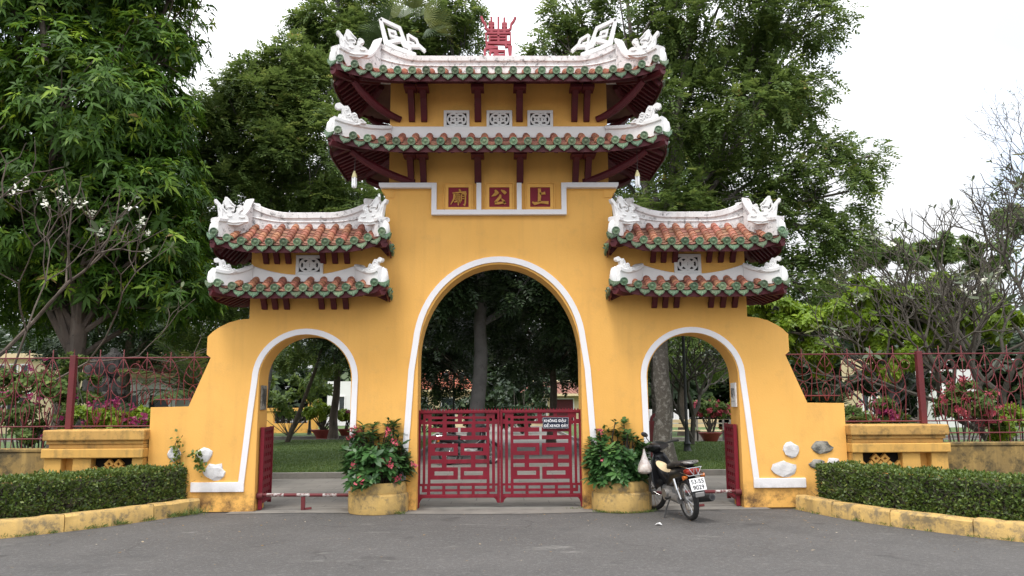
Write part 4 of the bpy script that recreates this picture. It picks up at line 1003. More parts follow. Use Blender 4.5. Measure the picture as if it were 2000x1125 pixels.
# ------------------------------------------------------------------ kerbs
def kerb(pts, lab, seg=0.95):
    """painted kerb stones along a plan curve"""
    k = tag(empty('painted_kerb', (pts[0][0], pts[0][1], 0)), lab, 'kerb', 'painted kerbs in front of the hedges')
    P = [Vector(p) for p in pts]
    dense = []
    for i in range(len(P) - 1):
        p0, p1, p2, p3 = P[max(i-1, 0)], P[i], P[i+1], P[min(i+2, len(P)-1)]
        for q in range(12):
            t = q / 12; dense.append(0.5 * ((2*p1) + (p2 - p0)*t + (2*p0 - 5*p1 + 4*p2 - p3)*t*t + (3*p1 - p0 - 3*p2 + p3)*t**3))
    dense.append(P[-1])
    L = [0.0]
    for i in range(1, len(dense)): L.append(L[-1] + (dense[i] - dense[i-1]).length)
    def ev(d):
        d = max(0, min(L[-1], d)); i = next((j for j in range(1, len(L)) if L[j] >= d), len(L) - 1); f = (d - L[i-1]) / max(1e-6, L[i] - L[i-1])
        return dense[i-1].lerp(dense[i], f)
    d = 0.0
    while d < L[-1] - 0.2:
        e = min(L[-1], d + seg * random.uniform(0.85, 1.3)); n = 6; m = MB(); vs = []; sink = random.uniform(-0.008, 0.008)
        for i in range(n + 1):
            a = d + 0.006 + (e - d - 0.012) * i / n; c = ev(a); t = (ev(a + .05) - ev(a - .05)).normalized(); nn = Vector((-t.y, t.x)); h = 0.205 + sink + random.uniform(-.006, .006)
            for u, z in ((-0.10, -0.01), (-0.095, h - 0.03), (-0.07, h), (0.07, h), (0.095, h - 0.03), (0.10, -0.01)):
                uu = u + random.uniform(-.004, .004); vs.append((c.x + nn.x * uu, c.y + nn.y * uu, z))
        fs = [(i*6+j, i*6+(j+1) % 6, (i+1)*6+(j+1) % 6, (i+1)*6+j) for i in range(n) for j in range(6)] + [tuple(range(6)), tuple(n*6+j for j in range(5, -1, -1))]
        m.add(vs, fs).build('kerb_stone', M['kerb'], k, smooth=True, auto=40); d = e
    return ev, L[-1]
KL = [(-4.62, 12.46), (-5.02, 11.72), (-5.48, 11.02), (-6.20, 10.28), (-7.3, 9.55), (-8.8, 8.9)]
KR = [(4.56, 12.30), (4.80, 11.40), (5.22, 10.50), (6.02, 9.42), (7.1, 8.45), (8.6, 7.6)]
evL, LL = kerb(KL, 'yellow painted kerb curving in front of the left hedge')
evR, LR = kerb(KR, 'yellow painted kerb curving in front of the right hedge')

# ------------------------------------------------------------------ planters
def planter(x, lab, seed):
    t = tag(empty('round_planter', (x, 12.42, 0)), lab, 'planter', 'round planters at the central piers')
    wob = lambda a, z: 1 + 0.018 * mnoise.noise(Vector((math.cos(a) * 2, math.sin(a) * 2, z * 5 + seed)))
    MB().lathe([(0.0, 0.0), (0.445, 0.0), (0.452, 0.02), (0.455, 0.20), (0.448, 0.26), (0.415, 0.285), (0.415, 0.285)], 40, (x, 12.42), wob=wob).build('base_ring', M['kerb'], t, smooth=True, auto=40)
    MB().lathe([(0.412, 0.28), (0.420, 0.30), (0.418, 0.42), (0.405, 0.445), (0.345, 0.445), (0.335, 0.42), (0.33, 0.38), (0.0, 0.375)], 40, (x, 12.42), wob=wob).build('rim_ring', M['kerb'], t, smooth=True, auto=40)
    MB().lathe([(0.34, 0.40), (0.2, 0.41), (0.0, 0.415)], 20, (x, 12.42)).build('soil', M['soil'], t)
planter(-1.85, 'yellow peeling round planter left of the red gate, holding pink flowers', 1.0)
planter(1.85, 'yellow peeling round planter right of the red gate beside the motorbike', 6.0)

# ------------------------------------------------------------------ motorbike (local: +x forward, left is +y)
def motorbike(name, lab):
    t = tag(empty(name), lab, 'motorbike')
    def wheel(cx, nm, parent, w=0.045, rz=0.0, pivot=None):
        Rr = 0.285
        prof = []
        for i in range(13):
            a = -math.pi * 0.62 + i / 12 * math.pi * 1.24; prof.append((Rr - 0.034 + 0.034 * math.cos(a), w * 0.86 * math.sin(a)))
        Mx = Matrix.Translation((cx, 0, Rr)) @ Matrix.Rotation(R(90), 4, 'X')
        def lathe(p, mat, nme, par, n=36, closed=False):
            m = MB().lathe(p, n); m.v = [tuple(Mx @ Vector(v)) for v in m.v]; return m.build(nme, mat, par, smooth=True, auto=50)
        ty = lathe([(0.226, -0.03)] + prof + [(0.226, 0.03), (0.226, -0.03)], M['rubber'], nm, parent)
        lathe([(0.222, -0.028), (0.230, -0.030), (0.232, -0.024), (0.216, 0.0), (0.232, 0.024), (0.230, 0.030), (0.222, 0.028), (0.208, 0.0), (0.222, -0.028)], M['alu'], 'rim', ty)
        lathe([(0.0, -0.05), (0.045, -0.05), (0.055, -0.03), (0.04, 0.0), (0.055, 0.03), (0.045, 0.05), (0.0, 0.05)], M['alu'], 'hub', ty, 20)
        sp = MB()
        for k in range(18):
            a = k * math.pi / 9; b = a + (0.5 if k % 2 else -0.5); y = 0.035 if k % 2 else -0.035
            sp.tube([Mx @ Vector((0.05 * math.cos(b), 0.05 * math.sin(b), y)), Mx @ Vector((0.215 * math.cos(a), 0.215 * math.sin(a), 0))], 0.0028, 4, caps=False)
        sp.build('spokes', M['chrome'], ty)
        return ty
    wheel(0.0, 'rear_wheel', t)
    fr = MB()                                                          # frame spine and swing arms
    fr.tube([(1.02, 0, 0.72), (0.85, 0, 0.52), (0.6, 0, 0.44), (0.3, 0, 0.50), (0.05, 0, 0.66), (-0.2, 0, 0.70)], 0.035, 8)
    for y in (-0.075, 0.075): fr.tube([(0.42, y, 0.34), (0.0, y, 0.285)], 0.018, 6)
    fr.build('frame', M['steel'], t, smooth=True)
    e = MB(); e.tube([(0.36, 0, 0.36), (0.50, 0, 0.34), (0.66, 0, 0.33), (0.78, 0, 0.36)], [0.085, 0.11, 0.10, 0.07], 12); e.tube([(0.5, -0.14, 0.32), (0.5, 0.15, 0.32)], [0.075, 0.085], 14)
    e.tube([(0.36, 0.10, 0.30), (0.10, 0.085, 0.275)], 0.045, 8, flat=1.4); e.build('engine', M['alu'], t, smooth=True, auto=50)
    ex = MB(); ex.tube([(0.72, -0.10, 0.30), (0.5, -0.17, 0.20), (0.3, -0.185, 0.21), (0.18, -0.19, 0.24)], 0.018, 8); ex.tube([(0.20, -0.19, 0.235), (0.10, -0.195, 0.25), (-0.28, -0.215, 0.31), (-0.31, -0.217, 0.315)], [0.025, 0.05, 0.055, 0.045], 14)
    o = ex.build('exhaust', M['steel'], t, smooth=True, auto=50)
    MB().tube([(-0.311, -0.217, 0.315), (-0.315, -0.2172, 0.3155)], 0.026, 12).build('tail_pipe', M['ink'], o)
    def loft(secs, n=16):
        """closed body through sections (x, half width, z low, z high)"""
        m = MB(); vs = []
        for x, w, z0, z1 in secs:
            for k in range(n):
                a = 2 * math.pi * k / n; ca, sa = math.cos(a), math.sin(a)
                vs.append((x, w * math.copysign(abs(ca) ** 0.7, ca), (z0 + z1) / 2 + (z1 - z0) / 2 * math.copysign(abs(sa) ** 0.7, sa)))
        fs = [(i*n+k, i*n+(k+1) % n, (i+1)*n+(k+1) % n, (i+1)*n+k) for i in range(len(secs) - 1) for k in range(n)] + [tuple(range(n)), tuple((len(secs)-1)*n+k for k in range(n))]
        return m.add(vs, fs)
    loft([(-0.30, 0.055, 0.66, 0.73), (-0.22, 0.10, 0.60, 0.76), (0.0, 0.125, 0.56, 0.74), (0.25, 0.12, 0.48, 0.71), (0.42, 0.09, 0.42, 0.62), (0.58, 0.06, 0.40, 0.52)]).build('rear_cowl', M['black'], t, smooth=True, auto=60)
    loft([(-0.18, 0.085, 0.745, 0.80), (-0.05, 0.13, 0.73, 0.82), (0.15, 0.135, 0.715, 0.80), (0.34, 0.115, 0.69, 0.765), (0.46, 0.07, 0.66, 0.72)]).build('seat', M['seat'], t, smooth=True, auto=60)
    tl = loft([(-0.355, 0.06, 0.66, 0.715), (-0.33, 0.095, 0.645, 0.73), (-0.26, 0.11, 0.64, 0.735), (-0.2, 0.10, 0.65, 0.73)]).build('tail_lamp', M['tail'], t, smooth=True, auto=60)
    for y in (-0.088, 0.088): pass
    cg = MB()
    for s in (-1, 1):
        cg.tube([(-0.15, s * 0.12, 0.68), (-0.34, s * 0.115, 0.66), (-0.375, s * 0.10, 0.645), (-0.375, 0, 0.645)], 0.006, 6); cg.tube([(-0.12, s * 0.12, 0.77), (-0.34, s * 0.115, 0.755), (-0.372, s * 0.10, 0.745), (-0.372, 0, 0.745)], 0.006, 6)
        cg.tube([(-0.374, s * 0.09, 0.745), (-0.377, s * 0.03, 0.645)], 0.005, 6); cg.tube([(-0.374, s * 0.012, 0.745), (-0.377, s * 0.03, 0.645)], 0.005, 6)
    cg.build('lamp_guard', M['chrome'], tl, smooth=True)
    gr = MB(); gr.tube([(-0.05, 0.13, 0.76), (-0.22, 0.12, 0.80), (-0.31, 0.07, 0.815), (-0.33, 0, 0.82), (-0.31, -0.07, 0.815), (-0.22, -0.12, 0.80), (-0.05, -0.13, 0.76)], 0.013, 8)
    loft([(-0.34, 0.07, 0.795, 0.825), (-0.28, 0.11, 0.785, 0.835), (-0.19, 0.105, 0.785, 0.825)]).build('tail_pad', M['alu'], t, smooth=True, auto=60)
    gr.build('grab_rail', M['black'], t, smooth=True)
    loft([(-0.40, 0.09, 0.36, 0.40), (-0.36, 0.09, 0.42, 0.47), (-0.26, 0.085, 0.53, 0.58), (-0.1, 0.075, 0.60, 0.63)], 10).build('mudguard', M['black'], t, smooth=True, auto=60)
    MB().box(-0.425, -0.405, -0.065, 0.065, 0.36, 0.425).build('mud_flap', M['alu'], t, bevel=0.01)
    Mp = Matrix.Translation((-0.40, 0, 0.525)) @ Matrix.Rotation(R(14), 4, 'Y')
    pm = MB().box(-0.004, 0.004, -0.108, 0.108, -0.084, 0.084, Mp).build('number_plate', M['plate_white'], t, bevel=0.003)
    for tx, z in (('53-S5', 0.039), ('9029', -0.039)):
        me = text_mesh(tx, 0.078, M['ink'], 'plate_number', bold=0.0012, depth=0.0006, spacing=1.05)
        me.transform(Matrix.Rotation(R(-90), 4, 'Z')); o = inst('plate_number', me, pm, (0, 0, 0)); o.data.transform(Mp @ Matrix.Translation((-0.0058, 0, z - 0.003)))
    for s in (-1, 1):                                                   # shocks, indicators, pegs
        sh = MB(); sh.tube([(0.0, s * 0.11, 0.30), (0.05, s * 0.12, 0.43)], 0.014, 8); sh.tube([(0.045, s * 0.12, 0.42), (0.10, s * 0.125, 0.57)], 0.027, 10)
        sh.build('shock_absorber', M['chrome'], t, smooth=True, auto=50)
        MB().tube([(-0.29, s * 0.10, 0.62), (-0.30, s * 0.155, 0.62)], [0.022, 0.03], 10).build('indicator', M['amber'], t, smooth=True, auto=50)
        MB().tube([(0.30, s * 0.10, 0.30), (0.30, s * 0.22, 0.30)], 0.016, 8).build('foot_peg', M['rubber'], t, smooth=True)
    st = MB(); st.tube([(0.42, 0.10, 0.27), (0.36, 0.20, 0.14), (0.30, 0.285, 0.01)], 0.012, 6); st.tube([(0.32, 0.285, 0.008), (0.24, 0.29, 0.008)], 0.012, 6); st.build('side_stand', M['steel'], t)
    # steering assembly
    sa = empty('steering', (1.04, 0, 0), parent=None); sa.parent = t
    wf = wheel(1.20, 'front_wheel', None); parts = [wf]
    fk = MB()
    for s in (-1, 1): fk.tube([(1.20, s * 0.075, 0.285), (1.12, s * 0.075, 0.50), (1.03, s * 0.06, 0.76)], [0.022, 0.022, 0.026], 8)
    parts.append(fk.build('fork', M['alu'], None, smooth=True))
    fe = MB(); vs = []
    for i in range(13):
        a = R(-5 + i * 12.5); c = Vector((1.20 - 0.315 * math.cos(a), 0, 0.285 + 0.315 * math.sin(a)))
        for y, dz in ((-0.06, -0.03), (-0.045, 0.0), (0, 0.012), (0.045, 0.0), (0.06, -0.03)):
            rr = 0.315 + dz; vs.append((1.20 - rr * math.cos(a), y, 0.285 + rr * math.sin(a)))
    fe.add(vs, [(i*5+k, i*5+k+1, (i+1)*5+k+1, (i+1)*5+k) for i in range(12) for k in range(4)])
    parts.append(fe.build('front_mudguard', M['black'], None, smooth=True, fix=True))
    hb = loft([(0.82, 0.10, 0.93, 0.985), (0.90, 0.13, 0.89, 1.02), (1.0, 0.12, 0.86, 1.03), (1.09, 0.085, 0.88, 1.0), (1.12, 0.05, 0.90, 0.97)]).build('headlamp_cowl', M['black'], None, smooth=True, auto=60); parts.append(hb)
    h2 = MB()
    for s in (-1, 1): h2.tube([(0.98, 0, 0.955), (0.95, s * 0.14, 0.975), (0.88, s * 0.27, 1.00), (0.83, s * 0.345, 1.0)], [0.014, 0.014, 0.019, 0.019], 8)
    parts.append(h2.build('handlebar', M['rubber'], None, smooth=True))
    for s in (-1, 1):
        lv = MB().tube([(0.93, s * 0.19, 0.985), (0.95, s * 0.26, 0.985), (0.91, s * 0.35, 0.98)], 0.007, 6); parts.append(lv.build('brake_lever', M['steel'], None))
    mi = MB(); mi.tube([(0.90, 0.18, 1.01), (0.92, 0.24, 1.10), (0.91, 0.27, 1.15)], 0.007, 6)
    Mm = Matrix.Translation((0.90, 0.30, 1.17)) @ Matrix.Rotation(R(20), 4, 'X') @ Matrix.Diagonal((0.012, 0.075, 0.036, 1)); 
    bm = bmesh.new(); bmesh.ops.create_uvsphere(bm, u_segments=16, v_segments=10, radius=1); mi.add([Mm @ v.co for v in bm.verts], [tuple(v.index for v in f.verts) for f in bm.faces]); bm.free()
    parts.append(mi.build('mirror', M['black'], None, smooth=True))
    for p in parts:
        p.parent = t
    bpy.data.objects.remove(sa)
    S = Matrix.Translation((1.03, 0, 0)) @ Matrix.Rotation(R(26), 4, 'Z') @ Matrix.Translation((-1.03, 0, 0))
    for p in parts:
        for q in [p] + list(p.children): q.data.transform(S)
    # leg shields and step-through body
    ls = MB(); vs = []
    for i, (x, w, z) in enumerate([(0.86, 0.17, 0.36), (0.91, 0.20, 0.48), (0.95, 0.19, 0.62), (0.98, 0.14, 0.76), (0.99, 0.09, 0.86)]):
        for k in range(9):
            u = k / 4 - 1; vs.append((x - 0.12 * u * u, w * u, z + 0.03 * (1 - u * u)))
    ls.add(vs, [(i*9+k, i*9+k+1, (i+1)*9+k+1, (i+1)*9+k) for i in range(4) for k in range(8)])
    o = ls.build('leg_shield', M['black'], t, smooth=True); sm = o.modifiers.new('thick', 'SOLIDIFY'); sm.thickness = 0.012
    loft([(0.55, 0.055, 0.42, 0.52), (0.75, 0.06, 0.46, 0.58), (0.92, 0.06, 0.55, 0.72), (1.0, 0.05, 0.68, 0.86)]).build('centre_cover', M['black'], t, smooth=True, auto=60)
    return t
bike = motorbike('motorbike', 'black step-through motorbike on its side stand beside the right planter')
_d = Vector((-0.20, 1.10, 0)).normalized(); _ang = math.atan2(_d.y, _d.x)
bike.location = (2.63, 11.22, 0.0)
bike.rotation_mode = 'XYZ'; bike.rotation_euler = (R(-7), 0, 0)
bike.rotation_euler = (Matrix.Rotation(_ang, 3, 'Z') @ Matrix.Rotation(R(-7), 3, 'X')).to_euler()
bpy.context.view_layer.update()
BW = bike.matrix_world.copy()
hat = MB().lathe([(0.0, 0.10), (0.05, 0.075), (0.15, 0.02), (0.20, -0.01), (0.195, -0.014), (0.14, 0.01), (0.0, 0.085)], 24)
o = hat.build('straw_hat', M['hat'], None, smooth=True); o.matrix_world = BW @ Matrix.Translation((0.60, 0.06, 0.70)) @ Matrix.Rotation(R(-38), 4, 'Y') @ Matrix.Rotation(R(24), 4, 'X') @ Matrix.Diagonal((0.6, 0.6, 0.6, 1))
tag(o, 'pale straw hat tucked in front of the motorbike seat', 'hat')
bagp = MB().lathe([(0.012, 0.0), (0.02, -0.06), (0.045, -0.14), (0.085, -0.23), (0.105, -0.29), (0.10, -0.33), (0.06, -0.36), (0.0, -0.365)], 22, wob=lambda a, z: 1 + 0.16 * mnoise.noise(Vector((math.cos(a) * 2.2, math.sin(a) * 2.2, z * 9))))
o = bagp.build('plastic_bag', M['bag'], None, smooth=True); o.location = BW @ Vector((0.80, 0.245, 0.965)); o.location.z += 0.0
tag(o, 'thin white plastic bag hanging from the left handlebar of the motorbike', 'bag')
fill = MB().lathe([(0.0, -0.22), (0.06, -0.235), (0.088, -0.29), (0.082, -0.325), (0.045, -0.35), (0.0, -0.352)], 16, wob=lambda a, z: 1 + 0.12 * mnoise.noise(Vector((math.cos(a) * 3, math.sin(a) * 3, z * 20))))
fill.build('contents', M['hat'], o, smooth=True, loc=o.location)

# ------------------------------------------------------------------ foliage
def unit(v): return v / np.maximum(1e-9, np.linalg.norm(v, axis=-1, keepdims=True))
def rand_dirs(n): return unit(rng.normal(size=(n, 3)))

def leaf_object(name, P, D, N, L, W, tint, mat, parent=None, droop=0.0, simple=False, kind=None, fold=0.0):
    """one mesh of leaves: base points P, directions D, face normals N, lengths L, widths W, ages tint"""
    n = len(P); L = np.broadcast_to(np.asarray(L, float), (n,))[:, None]; W = np.broadcast_to(np.asarray(W, float), (n,))[:, None]
    D = unit(D); S = unit(np.cross(D, N)); U = np.cross(S, D)
    g = np.array([0, 0, -1.0])
    if simple:
        pts = np.stack([P, P + D*L*0.45 + S*W*0.5, P + D*L + g*droop*L, P + D*L*0.45 - S*W*0.5], 1); nv = 4
        pat = [np.array([0, 1, 2, 3])]; tot = [4]
    else:
        a = P + D*L*0.30 + g*droop*L*0.09; b = P + D*L*0.68 + g*droop*L*0.46
        pts = np.stack([P, a + S*W*0.42 + U*W*fold, a - S*W*0.42 + U*W*fold, b + S*W*0.46 + U*W*fold, b - S*W*0.46 + U*W*fold, P + D*L + g*droop*L], 1); nv = 6
        pat = [np.array([0, 1, 2]), np.array([1, 3, 4, 2]), np.array([3, 5, 4])]; tot = [3, 4, 3]
    v = pts.reshape(-1, 3)
    base = (np.arange(n) * nv)[:, None]
    loops = np.concatenate([base + p[None] for p in pat], 1).ravel()
    tots = np.tile(np.array(tot), n); starts = np.concatenate([[0], np.cumsum(tots)[:-1]])
    me = bpy.data.meshes.new(name)
    me.vertices.add(len(v)); me.vertices.foreach_set('co', v.astype(np.float32).ravel())
    me.loops.add(len(loops)); me.loops.foreach_set('vertex_index', loops.astype(np.int32))
    me.polygons.add(len(tots)); me.polygons.foreach_set('loop_start', starts.astype(np.int32))
    try: me.polygons.foreach_set('loop_total', tots.astype(np.int32))
    except Exception: pass
    me.update(calc_edges=True)
    at_ = me.attributes.new('tint', 'FLOAT', 'FACE'); at_.data.foreach_set('value', np.repeat(np.clip(tint, 0, 1), len(tot)).astype(np.float32))
    me.materials.append(mat)
    o = inst(name, me, parent)
    if kind: o['kind'] = kind
    return o

def clump_points(lobes, n, sub=16, shell=0.62, squash=0.8):
    """points through a crown: clumps spread over each lobe, so that gaps and bulges appear"""
    vol = np.array([l[3] ** 2 for l in lobes]); cnt = np.maximum(8, (n * vol / vol.sum())).astype(int)
    P, O = [], []
    for (x, y, z, r), c in zip(lobes, cnt):
        k = max(6, int(sub * (0.6 + 0.4 * r)))
        d = rand_dirs(k); rad = r * rng.uniform(shell, 1.0, k)[:, None]
        cc = np.array([x, y, z]) + d * rad * np.array([1, 1, squash]); cr = r * rng.uniform(0.20, 0.40, k)
        w = rng.integers(0, k, c)
        dd = rand_dirs(c); rr = cr[w] * np.cbrt(rng.uniform(0.15, 1.0, c))
        p = cc[w] + dd * rr[:, None] * np.array([1, 1, 0.75])
        P.append(p); O.append(unit(unit(p - cc[w]) * 0.6 + unit(p - np.array([x, y, z])) * 0.7))
    return np.concatenate(P), np.concatenate(O)

def whorl_leaves(P, O, k, L, W, tilt=0.5, droop=0.35, up=0.35):
    """rosettes: k leaves round each tip"""
    n = len(P); A = unit(O + np.array([0, 0, up])); T = unit(np.cross(A, rand_dirs(n))); B = np.cross(A, T)
    ang = (np.arange(k) / k * 2 * np.pi)[None] + rng.uniform(0, 6.28, n)[:, None] + rng.uniform(-.3, .3, (n, k))
    R_ = T[:, None] * np.cos(ang)[..., None] + B[:, None] * np.sin(ang)[..., None]
    el = rng.uniform(tilt - 0.35, tilt + 0.35, (n, k))[..., None]
    D = unit(R_ * np.cos(el) + A[:, None] * np.sin(el)); N = unit(A[:, None] * np.cos(el) - R_ * np.sin(el))
    PP = np.repeat(P[:, None], k, 1) + A[:, None] * rng.uniform(-0.08, 0.03, (n, k))[..., None]
    Ls = L * rng.uniform(0.55, 1.25, (n, k)) * np.repeat(rng.uniform(0.7, 1.2, n)[:, None], k, 1); age = np.repeat(rng.beta(1.4, 2.2, n)[:, None], k, 1) + rng.uniform(-.12, .12, (n, k))
    return PP.reshape(-1, 3), D.reshape(-1, 3), N.reshape(-1, 3), Ls.ravel(), (W * Ls / L).ravel(), age.ravel()

def pinnate_leaves(P, O, k, rach, L, W, droop=0.3):
    """compound leaves: k pairs of leaflets along a drooping stalk"""
    n = len(P); D = unit(O * 0.8 + rand_dirs(n) * 0.7 + np.array([0, 0, -droop])); S = unit(np.cross(D, np.array([0, 0, 1.0]) + 0.25 * rand_dirs(n))); U = np.cross(S, D)
    PP, DD, NN, TT = [], [], [], []
    age = rng.beta(1.7, 2.4, n)
    rl = rach * rng.uniform(0.7, 1.2, n)[:, None]
    for i in range(k):
        f = (i + 0.6) / k; p = P + D * rl * f + np.array([0, 0, -1.0]) * rl * f * f * 0.25
        for s in (-1, 1):
            dd = unit(S * s + D * 0.55 + rand_dirs(n) * 0.22); PP.append(p); DD.append(dd); NN.append(unit(U + rand_dirs(n) * 0.35)); TT.append(age + rng.uniform(-.1, .1, n))
    PP.append(P + D * rl - np.array([0, 0, 1.0]) * rl * 0.25); DD.append(D); NN.append(U); TT.append(age)
    m = len(PP) * n
    Ls = L * rng.uniform(0.65, 1.25, m)
    return np.concatenate(PP), np.concatenate(DD), np.concatenate(NN), Ls, W * Ls / L, np.concatenate(TT)

def bent(p0, p1, n=6, amp=0.12, up=0.0):
    p0, p1 = Vector(p0), Vector(p1); L = (p1 - p0).length; o1 = Vector((random.uniform(-1, 1), random.uniform(-1, 1), random.uniform(-.4, .6))) * amp * L
    out = []
    for i in range(n + 1):
        t = i / n; out.append(p0.lerp(p1, t) + o1 * math.sin(t * math.pi) + Vector((0, 0, up * L * math.sin(t * math.pi))) + Vector((random.uniform(-1, 1), random.uniform(-1, 1), 0)) * 0.012 * L * (0 if i in (0, n) else 1))
    return out

def taper(r0, r1, n): return [r0 + (r1 - r0) * i / n for i in range(n + 1)]

def tree(name, lab, cat_group, base, trunk_top, r, lobes, style, n, mat, bark='bark', lean=None, size=1.0, extra_trunks=(), twigs=2, sub=16, shell=0.62):
    t = tag(empty(name, base), lab, 'tree', cat_group)
    tr = MB(); b = Vector(base); top = Vector(trunk_top)
    path = bent(b + Vector((0, 0, -0.05)), top, 8, 0.03); rr = taper(r, r * 0.62, 8); rr[0] *= 1.45; rr[1] *= 1.08
    tr.tube(path, rr, 10)
    for e0, e1, er in extra_trunks: tr.tube(bent(e0, e1, 8, 0.05), taper(er, er * 0.6, 8), 9)
    tr.build('trunk', M[bark], t, smooth=True)
    lb = MB()
    for (x, y, z, rad) in lobes:
        c = Vector((x, y, z)); st = path[random.choice((5, 6, 7, 8))]
        q = bent(st, c + (c - st).normalized() * rad * 0.3, 7, 0.10, 0.04); lb.tube(q, taper(r * 0.38 * min(1, 0.5 + rad / 4), 0.03, 7), 6, caps=False)
        for k in range(int(twigs * 3)):
            d = Vector(rng.normal(size=3)); d.normalize(); lb.tube(bent(q[random.choice((3, 4, 5, 6))], c + d * rad * 0.85, 4, 0.12), taper(r * 0.11, 0.010, 4), 4, caps=False)
    lb.build('branches', M[bark], t, smooth=True)
    P, O = clump_points(lobes, n, sub, shell)
    if style == 'whorl': a = whorl_leaves(P, O, 8, 0.225 * size, 0.062 * size, tilt=0.15, up=0.5); leaf_object('crown', *a, mat, t, simple=True, droop=0.28)
    elif style == 'pinnate': a = pinnate_leaves(P, O, 5, 0.36 * size, 0.125 * size, 0.058 * size); leaf_object('crown', *a, mat, t, simple=True, droop=0.1)
    elif style == 'small': a = whorl_leaves(P, O, 6, 0.13 * size, 0.07 * size, tilt=0.3, up=0.3); leaf_object('crown', *a, mat, t, simple=True, droop=0.1)
    return t

def LB(rows, Y0):
    out = []
    for row in rows:
        px, py, r = row[:3]; dy = row[3] if len(row) > 3 else 0.0
        p = at(px, py, Y0 + dy); out.append((p.x, p.y, p.z, r))
    return out

# big glossy-leaved tree on the left
mango_l = LB([(60, 60, 2.2), (250, 30, 1.7, .5), (345, -60, 1.0), (150, 230, 2.2, -.4), (285, 215, 1.15), (300, 110, 1.0), (60, 420, 1.8, -.3), (240, 400, 1.5, -.3), (310, 330, .95), (330, 560, 1.0, .2), (180, 560, 1.3, .4), (330, 470, .9), (-150, 200, 2.4), (-140, 500, 1.9),
              (120, -220, 2.6), (-100, -150, 2.6), (300, -230, 1.7), (60, 250, 1.6, 2.5), (250, 250, 1.6, 2.5), (200, 60, 2, 3), (180, 480, 1.6, 2.2), (300, 520, 1.3, 2.4), (60, 560, 1.5, 2.4), (100, 380, 1.8, 2.5), (350, 420, .9, 1.5), (380, 560, .9, 1.5)], 17.0)
b_ = on_ground(100, 862)
tree('broadleaf_tree', 'towering dense tree with long glossy drooping leaves behind the left fence', 'large trees behind the gate', (-9.2, 16.8, 0), (-8.9, 17.1, 4.2), 0.24, mango_l, 'whorl', 22000, M['leaf_mango'], sub=44, shell=0.5,
     extra_trunks=[((-10.05, 18.4, 0), (-9.8, 18.6, 6.0), 0.14)])
# rosewoods left of the gate tower
rose_l = LB([(430, 270, 1.3), (520, 220, 1.4), (560, 330, 1.5), (460, 400, 1.4), (590, 170, 1.0), (520, 165, .8), (450, 520, 1.3), (650, 300, 1.6), (650, 180, 1.2, 1), (700, 420, 1.4), (560, 470, 1.4, .5), (400, 620, 1.1), (420, 330, 1.0, 1.0), (540, 130, .6), (480, 165, .7), (430, 215, .8), (570, 120, .7), (400, 260, .7)], 21.5)
tree('feathery_tree', 'grey-green feathery tree between the left tree and the gate tower', 'large trees behind the gate', (-6.6, 21.5, 0), (-6.2, 21.6, 4.6), 0.20, rose_l, 'pinnate', 12500, M['leaf_rose'], 'bark_grey', size=1.0, sub=22)
rose_c = LB([(640, 40, 1.0), (690, 90, 1.1), (730, 30, .9), (840, 60, 1.1), (880, 90, .9), (790, 110, 1.2), (900, 20, .7), (640, -60, .9), (620, 110, .8), (640, 90, .9), (900, -60, .5)], 24.0)
tree('feathery_tree', 'feathery tree whose tips rise behind the upper roof on the left', 'large trees behind the gate', (-2.9, 24.2, 0), (-3.1, 24.3, 6.2), 0.24, rose_c, 'pinnate', 5200, M['leaf_rose'], 'bark_grey', size=1.05, sub=14)
# great rosewood on the right
rose_r = LB([(1250, 60, 1.5), (1400, 40, 1.7), (1530, 50, 1.2), (1190, 120, 1.0), (1310, 230, 1.5), (1450, 220, 1.6), (1560, 170, .85), (1590, 40, .8), (1420, 400, 1.5), (1540, 330, 1.1), (1560, 450, 1.1), (1640, 380, .8), (1690, 310, .62), (1600, 290, .6), (1660, 470, .6), (1570, 560, 1.0), (1300, 420, 1.4), (1480, 560, 1.0),
              (1400, -160, 2.0), (1240, -150, 1.7), (1540, -120, 1.3), (1130, 20, .8), (1062, 95, .40), (1090, 62, .40), (1050, 112, .28), (1115, 60, .5), (1400, 200, 2.0, 2.2), (1300, 350, 1.9, 2.2), (1450, 480, 1.6, 1.8)], 19.5)
tree('feathery_tree', 'huge feathery-leaved tree filling the sky right of the gate tower', 'large trees behind the gate', (4.15, 20.2, 0), (4.3, 20.0, 6.0), 0.24, rose_r, 'pinnate', 17500, M['leaf_rose'], 'bark_patchy', sub=24)
tree('feathery_tree', 'second pale-trunked tree behind the right side arch', 'large trees behind the gate', (5.2, 26.4, 0), (5.3, 26.6, 5.6), 0.20, [(5.2, 26.5, 7.2, 1.9), (7.2, 27, 6.6, 1.7), (3.2, 26.8, 6.8, 1.7), (5.5, 28, 5.2, 1.5), (8.6, 27.5, 4.8, 1.2)], 'pinnate', 3500, M['leaf_rose'], 'bark_patchy', size=1.15)
